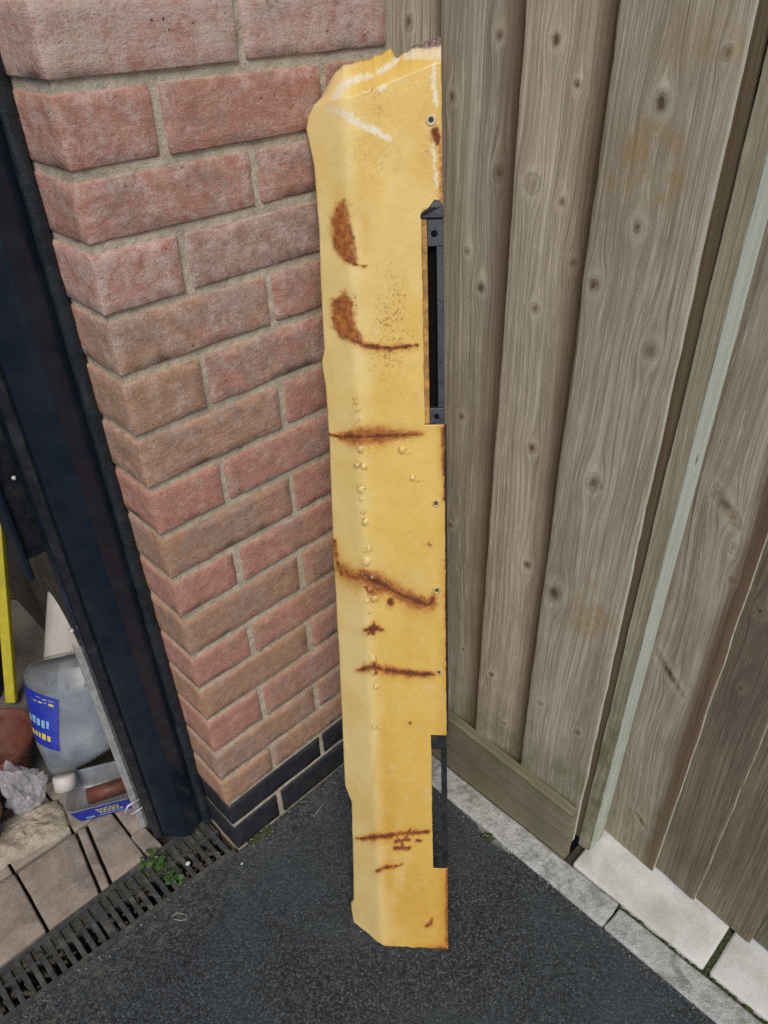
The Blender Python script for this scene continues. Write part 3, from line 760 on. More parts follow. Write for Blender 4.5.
    md = o.modifiers.new('split', 'EDGE_SPLIT'); md.split_angle = R_(45)
    return o
def K(px, x, r, el=1.25, ang=0.0):
    p_ = on(px, 0, x); return (p_[1], p_[2], r, el, ang)
fence = empty('close_board_fence', (0.45, -0.23, 0)); tag(fence, 'grey weathered close board fence with overlapping upright boards over gravel board', 'fence')
XB = 0.466
k0 = [K((410, 22), .447, .006)]
k1 = [K(q, .446, r) for q, r in (((458, 96), .005), ((500, 34), .0055), ((499, 173), .0075), ((482, 287), .0065), ((464, 415), .005), ((453, 523), .0055), ((464, 649), .004), ((470, 250), .004))]
k2 = [K(q, .446, r) for q, r in (((560, 39), .006), ((578, 84), .0045), ((537, 182), .0080), ((563, 202), .005), ((573, 263), .0055), ((538, 307), .0055), ((534, 447), .0065), ((528, 564), .0075), ((495, 672), .006), ((505, 722), .0045))]
k3 = [K(q, .444, r) for q, r in (((664, 101), .0075), ((728, 52), .0045), ((640, 226), .0070), ((599, 283), .0075), ((651, 350), .0085), ((596, 481), .0095), ((558, 590), .0125), ((543, 700), .005), ((578, 732), .0055))]
s3 = [(on((648, 160), 0, .444)[1], on((648, 160), 0, .444)[2], .045, .05, .8), (on((720, 45), 0, .444)[1], on((720, 45), 0, .444)[2], .035, .02, .6), (on((592, 612), 0, .444)[1], on((592, 612), 0, .444)[2], .042, .055, .75), (on((690, 20), 0, .444)[1], on((690, 20), 0, .444)[2], .05, .06, .3)]
lowgreen = lambda Y, Z, S: sstep(0.33, 0.10, Z + (fbm(Y * 30, Z * 8, 5, 3) - .5) * 0.2) * 0.7
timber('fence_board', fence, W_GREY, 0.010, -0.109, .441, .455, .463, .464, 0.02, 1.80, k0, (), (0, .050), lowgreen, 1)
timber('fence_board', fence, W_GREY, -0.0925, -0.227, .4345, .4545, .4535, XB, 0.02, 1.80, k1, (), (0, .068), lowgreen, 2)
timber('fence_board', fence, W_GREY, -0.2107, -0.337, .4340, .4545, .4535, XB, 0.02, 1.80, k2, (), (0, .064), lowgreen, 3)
timber('fence_board', fence, W_GREY, -0.3206, -0.4435, .4340, .4475, .4535, .4560, 0.02, 1.795, k3, s3, (0, 0), lowgreen, 4, ny=52, pale=0.8)
timber('backing_board', fence, W_GREY, -0.40, -0.4552, .4650, .4650, .4760, .4760, 0.02, 1.78, (), (), (.2, .2), lambda Y, Z, S: 0.35 + 0 * Y, 6)
def galgae(Y, Z, S): return np.clip(0.10 + 0.5 * sstep(0.10, 0.15, Z), 0, 1) * sstep(0.25, 0.6, fbm(Y * 20, Z * 20, 8, 3))
timber('gravel_board', fence, W_GRAVEL, -0.003, -0.448, .4180, .4180, .4368, .4368, -0.012, 0.140, [K((530, 790), .418, .004), K((560, 830), .418, .004)], (), (0, 0), galgae, 9, axis='h', ny=80, dz=0.006, ztop=lambda Y: 0.139 + 0.012 * (Y + 0.449) / 0.3)
# batten: rough face to the drive, planed pale edge
def balgae(Y, Z, S): return (0.08 + 0.80 * sstep(0.62, 0.25, Z)) * sstep(0.3, 0.62, fbm(Y * 60, Z * 14, 12, 4))
timber('batten', fence, W_GREEN, -0.4560, -0.4790, .4610, .4610, .4770, .4770, 0.006, 1.78, (), (), (0, 0), balgae, 12, rough=0.0006, ny=12, lean=-0.006)
def batten_side():
    V = []; F = []; n = 200; at = dict(grain=[], knot=[], stain=[], fresh_shade=[], algae=[], pale=[])
    for i in range(n + 1):
        z = 0.006 + 1.774 * i / n
        y = -0.4805 - 0.006 * (z - 0.9)
        for (dx, yy) in ((0.4618, y), (0.4825, y - 0.0004), (0.504, y - 0.0002), (0.504, y + 0.0202), (0.4782, y + 0.0202), (0.4782, y + 0.0012), (0.4618, y + 0.0012)):
            V.append((dx + (mnoise.noise(Vector((dx * 90, 0, z * 14)))) * 0.0004, yy, z))
            at['grain'].append(dx + 0.004 * math.sin(z * 3)); at['knot'].append(9.0); at['stain'].append(0); at['fresh_shade'].append(0); at['pale'].append(0)
            at['algae'].append(0.35 * max(0, 1 - z / 0.5) if dx < 0.49 else 0.5 * max(0, 1 - z / 0.6))
    for kz, kx in ((0.86, 0.482), (1.05, 0.49), (0.42, .478)):
        for j, v in enumerate(V):
            d = math.hypot((v[0] - kx), (v[2] - kz) / 2.6) / 0.0045
            at['knot'][j] = min(at['knot'][j], max(0.25, d))
    for i in range(n):
        for k in range(7):
            a = i * 7 + k; b = i * 7 + (k + 1) % 7; F.append((a, b, b + 7, a + 7))
    F.append(tuple(range(6, -1, -1))); F.append(tuple(n * 7 + k for k in range(7)))
    o = mesh_obj('batten_edge', V, F, W_PALE, fence, True, at)
    md = o.modifiers.new('split', 'EDGE_SPLIT'); md.split_angle = R_(45); return o
batten_side()
# boards beyond the batten: right edges proud
fence2 = empty('close_board_fence', (0.51, -1.2, 0)); tag(fence2, 'darker overlapping board fence standing on the white slabs at the right', 'fence')
edges = [-0.452, -0.5775, -0.657, -0.7565, -0.862, -0.972, -1.08, -1.19, -1.30, -1.41, -1.52, -1.63, -1.74, -1.85]
k4 = [K((724, 506), .508, .009, 3.0, -0.85), K((733, 549), .508, .006), (K((733, 580), .508, .0045)), K((669, 676), .508, .008, 4.0, -0.8), K((640, 820), .508, .006, 3.4, -0.8)]
k5 = [K((758, 613), .508, .007), K((740, 690), .508, .005)]
for i in range(len(edges) - 1):
    kn = k4 if i == 0 else k5 if i == 1 else [(edges[i] - 0.06, rnd.uniform(.2, 1.5), .006, 1.3, 0) for _ in range(2)]
    yl = edges[i] + (0.0 if i == 0 else 0.016); yr = edges[i + 1]
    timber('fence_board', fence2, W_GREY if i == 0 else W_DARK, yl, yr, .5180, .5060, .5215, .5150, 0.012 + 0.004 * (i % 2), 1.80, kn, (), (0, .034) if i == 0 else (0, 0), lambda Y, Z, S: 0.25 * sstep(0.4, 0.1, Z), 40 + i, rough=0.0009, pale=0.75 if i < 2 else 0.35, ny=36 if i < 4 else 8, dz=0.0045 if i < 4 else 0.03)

# =================================================================== KERB, SLABS
def cast(name, poly, z0, z1, mat, bw, seed, parent=None, amp=0.0008):
    bm = bmesh.new(); bm_prism(bm, poly, z0, z1); bevel(bm, bw, 2)
    bmesh.ops.subdivide_edges(bm, edges=[e for e in bm.edges if e.calc_length() > 0.025], cuts=14, use_grid_fill=True)
    for v in bm.verts:
        q = v.co * 55 + Vector((seed * 7.7, 0, 0))
        v.co += Vector((mnoise.noise(q), mnoise.noise(q + Vector((9, 4, 2))), 0.8 * mnoise.noise(q + Vector((3, 8, 5))))) * amp
    return bm_obj(name, bm, mat, parent, True)
kerb = empty('kerb', (0.39, -0.6, 0)); kerb['kind'] = 'structure'
cast('kerb_stone', [(0.3625, -0.004), (0.4165, -0.004), (0.4160, -0.5655), (0.3615, -0.5655)], -0.12, 0.006, M_KERB, 0.004, 1, kerb, 0.0018)
cast('kerb_stone', [(0.3620, -0.5685), (0.4120, -0.5685), (0.4090, -1.48), (0.3580, -1.48)], -0.12, 0.005, M_KERB, 0.004, 2, kerb, 0.0018)
slabs = empty('slab_path', (0.6, -1.0, 0)); slabs['kind'] = 'structure'
for i, (a, b) in enumerate(((-0.4655, -0.7205), (-0.7300, -1.33), (-1.338, -1.94))):
    cast('slab', [(0.4185, a), (0.86, a), (0.86, b), (0.4170, b)], -0.05, 0.009 - 0.001 * i, M_SLAB, 0.005, 5 + i, slabs, 0.0008)
bm = bmesh.new(); bm_box(bm, 0.4085, 0.9, -2.0, -0.45, -0.155, -0.004); structure(bm_obj('earth_bed', bm, M_SOIL))

# moss in the open joints
r = random.Random(5); pts = []
for _ in range(260): pts.append((r.uniform(.424, .51), r.uniform(-.7285, -.7215), r.uniform(-.004, .001)))
for _ in range(160): pts.append((r.uniform(.4145, .4175), r.uniform(-1.0, -.47), r.uniform(-.004, .001)))
for _ in range(70): pts.append((r.uniform(.02, .075), r.gauss(-.004, .003), 0.0))
for _ in range(40): pts.append((r.uniform(.345, .37), r.uniform(-.335, -.31), 0.0))
def mat_moss():
    t = NT("moss"); P = t.pos(); n = t.noise(P, 300, 3.0)
    t.set('Base Color', t.ramp(n, [(0.3, (0.022, 0.030, 0.010)), (0.7, (0.065, 0.085, 0.025))])).set('Roughness', 0.95); return t.m
M_MOSS = mat_moss()
scatter_stuff('moss', M_MOSS, pts, 'dark green moss packed into the ground joints', .0015, .0042, 9, 0.6)
# loose grit on the tarmac, drain and pavers
pts = []
for _ in range(230): pts.append((r.uniform(-.35, .36), r.uniform(-.75, -.01), 0.0))
for _ in range(70): pts.append((r.uniform(-.33, -.10), r.uniform(.125, .26), 0.0))
for _ in range(150): pts.append((r.uniform(.0, .36), -abs(r.gauss(0, .018)) - .002, 0.0))
for _ in range(240): pts.append((r.gauss(.362, .010), r.uniform(-.34, -.17), 0.003))
for _ in range(160): pts.append((r.gauss(.358, .006), r.uniform(-.80, -.34), 0.0015))
for _ in range(220): pts.append((-r.uniform(.0, .45), r.gauss(.0, .008) + .012, 0.0))
M_GRIT = mat_plain("grit", (0.26, 0.25, 0.23), 0.9, 0, 0.6, 150, 0.0005, 0.3)
pd = []
for _ in range(420):
    x_ = r.uniform(-.62, -.02); pd.append((x_, r.uniform(.016, .098) - x_ * .05, r.uniform(-.014, -.004)))
scatter_stuff('drain_debris', M_SOIL, pd, 'dark soil and leaf crumbs clogging the drain slots', .002, .006, 8, 0.6)
scatter_stuff('grit', M_GRIT, pts, 'tiny loose grit scattered over the tarmac and pavers', .0005, .0015, 3, 0.7)
for (px, lab, s) in (((188, 864), 'white stone chip resting on the drain grate', .0040), ((242, 864), 'tiny white chip on the tarmac by the wall corner', .0022)):
    g_ = G(*px); bm = bmesh.new(); bmesh.ops.create_icosphere(bm, subdivisions=2, radius=1)
    for v in bm.verts: v.co = Vector((v.co.x * s * 1.2, v.co.y * s, v.co.z * s * .7)) * (1 + .35 * mnoise.noise(v.co * 2.5)) + Vector((g_[0], g_[1], s * .55))
    tag(bm_obj('stone_chip', bm, M_SLAB, None, True), lab, 'stone')

# ================================================================== THE YELLOW PANEL
P_TR = on((438, 38), 0, .392); P_BR = on((446, 950), 2, 0.0); P_BL = on((379, 946), 2, 0.0)
VV = (P_TR - P_BR); VLEN = np.linalg.norm(VV); VV = VV / VLEN
UU = P_BL - P_BR; UU = UU - (UU @ VV) * VV; UU /= np.linalg.norm(UU)
NN = np.cross(UU, VV)                     # points away from the drive, into the corner
if NN @ FWD < 0: NN = -NN
def pp(px, d=0.0):
    o = P_BR + NN * d; r_ = ray(px); t = ((o - CAM_C) @ NN) / (r_ @ NN); q = CAM_C + t * r_ - o
    return q @ UU, q @ VV
def pw(u, v, d): return P_BR + np.multiply.outer(u, UU) + np.multiply.outer(v, VV) + np.multiply.outer(d, NN)
def to_px(W):
    D = W - CAM_C; z = D @ FWD
    return 384 + FPX * (D @ RIGHT) / z, 512 + FPX * (D @ DOWN) / z
panel = empty('vehicle_sill_panel', tuple(P_BR)); tag(panel, 'long yellow rusty metal vehicle sill panel leaning upright in the corner', 'vehicle panel')
DL = 0.028
left_px = [(354, 932), (352, 922), (351, 912), (354, 905), (353.5, 860), (352, 802), (345, 789), (343, 740), (339, 650), (334, 560), (330, 440), (326, 385), (322, 363), (325, 349), (322, 290), (320, 230), (315, 165), (309, 135), (306, 120), (308, 107), (316, 92)]
lu, lv = zip(*[pp(q, DL) for q in left_px])
lv = np.array(lv); lu = np.array(lu); oi = np.argsort(lv); lv = lv[oi]; lu = lu[oi]
def uL(v): return np.interp(v, lv, lu)
slot_lo, slot_hi = pp((423, 425))[1], pp((423, 214))[1]
not_lo, not_hi = pp((431, 868))[1], pp((431, 735))[1]
CR_PX = [(437, 62), (410, 73), (380, 86), (350, 97), (330, 101), (316, 104), (300, 106)]
cu, cv = zip(*[pp(q, 0.0 if q[0] > 345 else 0.018) for q in CR_PX])
TOP_PX = [(439, 36), (428, 40), (414, 44), (405, 49), (398, 51), (390, 49), (385, 51), (365, 59), (345, 66), (330, 77), (319, 88), (311, 98)]
tu, tv = zip(*[pp(q, 0.018 if q[0] > 345 else 0.034) for q in TOP_PX])
def dprof(u):
    a = np.clip((u - 0.100) / 0.018, 0, 1)
    b = np.clip(u - 0.118, 0, 1)
    return 0.66 * 0.018 * (a ** 3 - 0.5 * a ** 4) + 0.66 * b
NC = 104
rows = list(np.arange(0.0, 1.300, 0.00155))
def snap(v): 
    i = int(np.argmin([abs(r_ - v) for r_ in rows])); rows[i] = v
for e_ in (slot_lo, slot_hi, not_lo, not_hi): snap(e_)
rv = np.array(rows)
cu_slot = pp((423, 320))[0]; cu_not = pp((432, 800))[0]
ufix = np.linspace(-0.0036, 0.034, 28)
isl = int(np.argmin(abs(ufix - cu_slot))); ino = int(np.argmin(abs(ufix - cu_not)))
if ino == isl: ino -= 1
ufix[isl] = cu_slot; ufix[ino] = cu_not
UL = uL(rv) + (fbm(rv * 40, rv * 0 + 4, 9, 4) - .5) * 0.0012
edge_n = (fbm(rv * 70, rv * 0, 3, 4) - .5) * 0.0016
NS = NC - len(ufix)
Ug = np.hstack([ufix[None, :] + edge_n[:, None] * np.where(np.arange(len(ufix)) < isl + 2, 0.8, 0.3)[None, :],
                0.034 + (UL - 0.034)[:, None] * (np.arange(1, NS + 1) / NS)[None, :]])
Vg = np.repeat(rv[:, None], NC, 1)
Dg = dprof(Ug)
ragb = 0.005 * (fbm(Ug * 90, Ug * 0 + 2, 5, 4) - .42)
vbot = (0.001 - (P_BR[2] + Ug * UU[2] + (Dg + 0.001) * NN[2])) / VV[2] + np.maximum(ragb, 0)
blend = np.clip(1 - Vg / 0.09, 0, 1)
Vg = Vg + vbot * blend
vc = np.interp(Ug, np.array(cu), np.array(cv)) if cu[0] < cu[-1] else np.interp(Ug, np.array(cu)[::-1], np.array(cv)[::-1])
Vg = Vg + (vc - 1.2996) * sstep(1.19, 1.2996, Vg)
# folded top flange
NF = 16
order = np.argsort(tu); TU = np.array(tu)[order]; TV = np.array(tv)[order]
Ul, Vl, Dl = Ug[-1], Vg[-1], Dg[-1]
vt = np.interp(Ul, TU, TV) + 0.009 * (fbm(Ul * 170, Ul * 0, 6, 4) - .5) * sstep(.14, .09, Ul) - 0.0035 * np.exp(-((Ul - 0.047) / .004) ** 2)
flen = np.maximum(vt - Vl, 0.004)
fo = np.linspace(0, 1, NF + 1)[1:]
Uf = np.repeat(Ul[None, :], NF, 0) - 0.010 * fo[:, None] * sstep(0.11, 0.16, Ul)[None, :]
Vf = Vl[None, :] + flen[None, :] * fo[:, None]
Df = Dl[None, :] + 0.024 * (fo[:, None] ** 1.15)
Ug = np.vstack([Ug, Uf]); Vg = np.vstack([Vg, Vf]); Dg = np.vstack([Dg, Df])
nr = Ug.shape[0]
# side returns: right edge (3 columns) and left edge (5 columns) turned back
ur = Ug[:, :1]; vr = Vg[:, :1]; dr = Dg[:, :1]
Rt = [np.array([[-0.0003, 0.0012]]), np.array([[0.0, 0.004]]), np.array([[0.0, 0.0095]])]
right_cols = [(ur + 0.0004 * k, vr, dr + dd) for k, dd in ((0, 0.0100), (0, 0.0045), (0, 0.0012))]
ul = Ug[:, -1:]; vl = Vg[:, -1:]; dl = Dg[:, -1:]
left_cols = [(ul + a, vl, dl + b) for a, b in ((0.0010, 0.0020), (0.0012, 0.0045), (0.0004, 0.0085), (-0.0015, 0.0125))]
Ug = np.hstack([c[0] for c in right_cols] + [Ug] + [c[0] for c in left_cols])
Vg = np.hstack([c[1] for c in right_cols] + [Vg] + [c[1] for c in left_cols])
Dg = np.hstack([c[2] for c in right_cols] + [Dg] + [c[2] for c in left_cols])
nc = Ug.shape[1]
# slow panel-beating waviness and dents
Dg = Dg + 0.0016 * (fbm(Ug * 14, Vg * 7, 8, 3) - .5) + 0.0006 * (fbm(Ug * 60, Vg * 45, 18, 3) - .5)
PX, PY = to_px(pw(Ug, Vg, Dg))
def seg_dist(pts):
    best = np.full(PX.shape, 1e9); tt = np.zeros(PX.shape); L = 0
    lens = [math.dist(a, b) for a, b in zip(pts, pts[1:])]; tot = sum(lens); acc = 0
    for (a, b), l in zip(zip(pts, pts[1:]), lens):
        t = np.clip(((PX - a[0]) * (b[0] - a[0]) + (PY - a[1]) * (b[1] - a[1])) / (l * l), 0, 1)
        d = np.hypot(PX - a[0] - t * (b[0] - a[0]), PY - a[1] - t * (b[1] - a[1]))
        m = d < best; best = np.where(m, d, best); tt = np.where(m, (acc + t * l) / tot, tt); acc += l
    return best, tt
wob = (fbm(PX * 0.22, PY * 0.22, 77, 4) - .5); wob2 = (fbm(PX * 0.6, PY * 0.6, 78, 3) - .5)
Arust = np.zeros(PX.shape); Adark = np.zeros(PX.shape); Achip_glint = np.zeros(PX.shape); Adirt = np.zeros(PX.shape); Aoch = np.zeros(PX.shape); Abare = np.zeros(PX.shape)
def stroke(pts, w, halo=0, ramp_=(0.4, 1, 0.4), rust=1.0, dark=0.9):
    global Arust, Adark
    d, t = seg_dist(pts); k = np.interp(t, np.linspace(0, 1, len(ramp_)), ramp_)
    dd = d + wob * 3.2 + wob2 * 1.6; k = k * (0.35 + 1.3 * fbm(PX * .11, PY * .11, 91, 3))
    Adark = np.maximum(Adark, dark * sstep(w * k, w * k * 0.35, dd))
    Arust = np.maximum(Arust, rust * np.exp(-(np.maximum(dd - w * k * .4, 0) / (1.4 + 0.75 * halo * k)) ** 1.2) * sstep(18 + halo, 4, dd))
def inside(poly):
    c = np.zeros(PX.shape, bool); n = len(poly); x = PX + wob * 4; y = PY + wob2 * 3
    for i in range(n):
        (x1, y1), (x2, y2) = poly[i], poly[(i + 1) % n]
        m = ((y1 > y) != (y2 > y)) & (x < (x2 - x1) * (y - y1) / ((y2 - y1) if y2 != y1 else 1e-9) + x1)
        c ^= m
    return c
def patch(poly, rim=(), rust=0.95):
    global Arust, Adark
    m = inside(poly).astype(float)
    d, _ = seg_dist(list(poly) + [poly[0]])
    sd2 = np.where(m > 0, -d, d) + wob * 2
    Arust = np.maximum(Arust, rust * sstep(6.0, -6.5, sd2 + wob * 4) * (.75 + .5 * fbm(PX * .18, PY * .18, 25, 3)))
    Adark = np.maximum(Adark, 0.6 * sstep(2.6, 0.2, np.abs(sd2 + 0.8)) * sstep(.35, .6, fbm(PX * .09, PY * .09, 55, 3)) * (0.4 + 0.9 * fbm(PX * .12, PY * .12, 5, 3)))
    Adark = np.maximum(Adark, 0.42 * m * sstep(0.5, 0.75, fbm(PX * .3, PY * .3, 15, 3)))
patch([(344, 198), (336, 205), (331, 220), (331, 234), (334, 248), (343, 259), (356, 264), (357, 258), (354, 243), (351, 228), (347, 211)])
stroke([(346, 260), (358, 265), (366, 266)], 1.0, 1.5, (1, .8, .2))
patch([(345, 291), (338, 297), (333, 300), (331, 312), (334, 328), (343, 340), (355, 343), (362, 341), (360, 331), (355, 325), (353, 312), (351, 300)])
stroke([(352, 340), (366, 346), (392, 348), (417, 345)], 1.7, 2.5, (1, 1, .9, .25))
stroke([(329, 434), (340, 437)], .6, .6, (.3, 1))
stroke([(340, 437), (360, 437), (385, 436), (422, 434)], 3.0, 13, (.25, 1, .9, .5, .15))
stroke([(334, 541), (337, 560), (342, 574)], 0.9, 2.5, (.4, .9, 1))
stroke([(340, 568), (352, 577), (366, 580), (380, 590)], 1.4, 18, (.6, 1, .9), 0.75, 0.4)
stroke([(364, 574), (376, 582), (398, 594), (416, 601), (427, 605), (432, 602), (433, 598)], 3.6, 11, (.6, 1, .8, .8, .9, .4))
stroke([(366, 588), (376, 594)], 1.6, 6); stroke([(390, 602), (390.5, 603)], 4.6, 3, (1, 1))
stroke([(364, 631), (373, 628), (384, 630)], 1.8, 2, (.3, 1.4, .3)); stroke([(374, 623), (373, 634)], 1.6, 2, (.4, 1.4, .4)); stroke([(368, 634), (378, 626)], 1.5, 2)
stroke([(358, 670), (374, 667), (392, 671), (420, 674), (433, 674)], 2.1, 3.5, (.3, 1, 1, .8, .7))
stroke([(374, 663), (376, 672)], 1.6, 2)
stroke([(357, 839), (372, 838), (398, 835), (428, 832)], 1.7, 2.5, (.3, 1, .9, .9, .4))
for a_, b_ in (((395, 834), (400, 842)), ((410, 831), (404, 841)), ((396, 842), (409, 840)), ((402, 841), (402, 848)), ((395, 848), (409, 848))): stroke([a_, b_], 1.2, 1.2, (.8, 1, .8))
stroke([(377, 871), (386, 867), (394, 867), (403, 864)], 1.2, 1.6, (.4, 1, .5, .4))
stroke([(426, 926), (431, 923), (432, 918)], 1.3, 1.8); stroke([(416, 841), (421, 841)], 0.9, .8)
stroke([(435, 131), (437, 136), (438, 142)], 4.6, 3, (1, 1, .7)); stroke([(440, 146), (441, 175), (441, 205)], 1.4, 2.5, (.7, .5, .8), .6, .15)
stroke([(443, 428), (444, 470), (445, 500)], 0.9, 2.5, (1, .8, .3), .8, .7); stroke([(446, 560), (447, 690)], 0.7, 1.6, (.5, .5), .7, .3)
stroke([(424, 208), (425, 300), (426, 400)], 0.6, 1.2, (.5, .6, .5), .45, .15)
stroke([(447, 870), (447, 945)], 1.0, 3.5, (.6, 1), .7, .4); stroke([(420, 951), (446, 948)], 1.4, 6, (.8, 1), .7, .6); stroke([(370, 945), (400, 951)], 0.9, 3, (.8, .6), .6, .6)
stroke([(429, 544), (430.5, 545)], 1.2, 1, (1, 1), .6, .6); stroke([(410, 723), (411, 723)], 0.9, .6, (1, 1), .6, .7)
# speckled grime, ochre drifts
def blob(cx_, cy_, rx, ry): return sstep(1.15, 0.2, np.hypot((PX - cx_) / rx, (PY - cy_) / ry) + wob * .9)
spk = sstep(0.53, 0.66, fbm(PX * .95, PY * .6, 31, 3))
Adirt = np.maximum.reduce([blob(392, 330, 24, 78) * spk * 1.0, blob(372, 92, 12, 16) * spk * 1.1, blob(380, 112, 9, 8) * spk, blob(393, 335, 16, 14) * 0.55 * spk ** .5, blob(355, 405, 5, 22) * spk * 1.1,
                          blob(349, 215, 6, 25) * sstep(.62, .7, fbm(PX * .7, PY * .7, 41, 2)), blob(354, 310, 5, 20) * sstep(.55, .62, fbm(PX * .7, PY * .7, 43, 2)), blob(338, 740, 8, 120) * spk * .5, blob(430, 150, 10, 20) * spk, blob(372, 160, 45, 30) * spk * .35])
Adirt = np.maximum(Adirt, 0.45 * blob(344, 65, 40, 14) * spk)
Aoch = np.clip(0.50 * sstep(520, 900, PY) + 0.30 * blob(383, 840, 20, 190) + 0.25 * blob(365, 190, 18, 120) + 0.25 * blob(430, 130, 14, 90) + 0.55 * sstep(432, 447, PX) + 0.30 * blob(395, 900, 50, 60) + 0.10 * blob(385, 95, 50, 55) + 0.30 * blob(415, 600, 26, 90), 0, .85)
Afade_lit = np.clip(0.72 * sstep(0.088, 0.112, Ug) * (0.55 + 0.8 * fbm(PX * .04, PY * .03, 61, 3)) + 0.35 * sstep(.52, .72, fbm(PX * .03, PY * .012, 62, 3)), 0, 0.9)  # patchy fading, plus left strip painted paler as if lit by sky
def chip(pts, w, r_=(1, 1)):
    global Achip_glint
    d, t = seg_dist(pts); k = np.interp(t, np.linspace(0, 1, len(r_)), r_)
    Achip_glint = np.maximum(Achip_glint, sstep(w * k + .6, w * k - .6, d + wob * 5.5 + wob2 * 4.0))
chip([(328, 108), (342, 112), (352, 119), (363, 127), (372, 129), (384, 136), (390, 139)], 3.4, (.7, 1, 1, 1.05, .9, .8))
chip([(335, 97), (345, 84), (360, 77), (372, 75)], 4.0, (.6, 1.2, 1, .5)); chip([(378, 72), (392, 64), (398, 58)], 3.6, (.7, 1, .6))
chip([(434, 63), (433, 85), (436, 100), (437, 108)], 2.2, (.7, 1, .9, .6)); chip([(433, 145), (435, 170), (437, 186)], 1.9, (1, .9, .5)); chip([(380, 88), (383, 86)], 2.6)
chip([(366, 480), (366.5, 480)], 1.2)
Abare = np.maximum.reduce([sstep(49, 44.5, PY - (PX - 440) * -0.10 + wob * 6) * sstep(400, 404, PX), blob(398, 52, 6, 6), 0.9 * sstep(5, 2, np.hypot(PX - 400, PY - 52) + wob * 4)])
Abare = Abare * (PY < 62); Achip_glint = np.where((PY < 60) & (PX > 403), np.maximum(Achip_glint, 0.75 * sstep(66, 56, PY)), Achip_glint)
blisters = [(361, 449, 4), (357, 465, 3), (364, 466, 3.5), (361, 489, 3.8), (361, 499, 1.8), (363, 512, 2.2), (365, 522, 3.2), (369, 549, 3), (365, 551, 2), (366, 562, 4), (363, 575, 3), (373, 578, 4.2), (375, 599, 4), (367, 602, 2.4), (370, 612, 1.8),
            (373, 659, 4), (367, 663, 2.6), (374, 672, 3.5), (376, 687, 2.4), (402, 450, 3.6), (408, 452, 2), (413, 478, 3), (417, 480, 2), (374, 727, 2.2), (378, 728, 1.6), (356, 402, 2.2), (358, 410, 2.2), (360, 419, 1.8), (354, 399, 1.5), (370, 590, 3.5), (378, 588, 3)]
for (bx_, by_, br_) in blisters:
    d = np.hypot(PX - bx_, PY - by_) / br_ + wob * .8
    Dg = Dg - 0.0019 * br_ / 3.0 * np.clip(1 - d * d, 0, 1) ** 0.7
    Adirt = np.maximum(Adirt, 0.8 * sstep(.4, .1, np.abs(d - 1.05)) * (wob > -.08))
    Achip_glint = np.maximum(Achip_glint, 0.4 * sstep(.45, .2, np.hypot(PX - bx_ + br_ * .2, PY - by_ + br_ * .3) / br_))  # glint painted on each blister, stored in the chip mask
Dg = Dg + 0.0009 * np.clip(Adark, 0, 1) * wob2 * 2 - 0.0005 * (Arust > .3) * wob2
# dents
for (bx_, by_, rx, ry, h) in ((350, 232, 16, 34, .003), (348, 318, 16, 26, .003), (385, 590, 40, 16, .0025), (380, 437, 46, 10, .0018), (400, 835, 40, 12, .0018), (352, 160, 18, 60, -.001)):
    Dg = Dg + h * np.exp(-((PX - bx_) / rx) ** 2 - ((PY - by_) / ry) ** 2)
Wp = pw(Ug, Vg, Dg)
Wp[..., 2] = np.maximum(Wp[..., 2], 0.0006)
ids = np.arange(nr * nc).reshape(nr, nc)
F = np.stack([ids[:-1, :-1].ravel(), ids[:-1, 1:].ravel(), ids[1:, 1:].ravel(), ids[1:, :-1].ravel()], 1)
F = F[:, ::-1]
rowi = np.repeat(np.arange(nr - 1), nc - 1); coli = np.tile(np.arange(nc - 1), nr - 1); vmid = np.concatenate([rv, np.full(NF, 9.0)])
v0_, v1_ = vmid[rowi], vmid[rowi + 1]
cut = ((coli < 3 + isl) & (v0_ >= slot_lo - 1e-9) & (v1_ <= slot_hi + 1e-9)) | ((coli < 3 + ino) & (v0_ >= not_lo - 1e-9) & (v1_ <= not_hi + 1e-9))
F = F[~cut]
used = np.unique(F); remap = np.full(nr * nc, -1); remap[used] = np.arange(len(used)); F = remap[F]
sheet = mesh_obj('sheet', Wp.reshape(-1, 3)[used], F.tolist(), M_PAINT, panel, True, {k: v.ravel()[used] for k, v in dict(fade_lit=Afade_lit, rust=Arust, rustdark=Adark, chip=Achip_glint, dirt=Adirt, ochre=Aoch, bare=Abare).items()})
md = sheet.modifiers.new('thickness', 'SOLIDIFY'); md.thickness = 0.0012; md.offset = -1
PM = Matrix(((-UU[0], VV[0], -NN[0], P_BR[0]), (-UU[1], VV[1], -NN[1], P_BR[1]), (-UU[2], VV[2], -NN[2], P_BR[2]), (0, 0, 0, 1)))
def pbox(bm, u0, u1, v0, v1, d0, d1): bm_box(bm, -u1, -u0, v0, v1, -d1, -d0)
def pobj(name, bm, mat, parent=None, bev=0.0006, smooth=False):
    if bev: bevel(bm, bev, 2)
    bmesh.ops.transform(bm, matrix=PM, verts=bm.verts[:])
    bmesh.ops.recalc_face_normals(bm, faces=bm.faces[:])
    par = parent or panel
    me = bpy.data.meshes.new(name); bm.to_mesh(me); bm.free(); me.materials.append(mat)
    if smooth: me.polygons.foreach_set('use_smooth', [True] * len(me.polygons))
    o = bpy.data.objects.new(name, me); o.location = -Vector(panel.location) if par is panel else Vector((0, 0, 0)); return link(o, par)
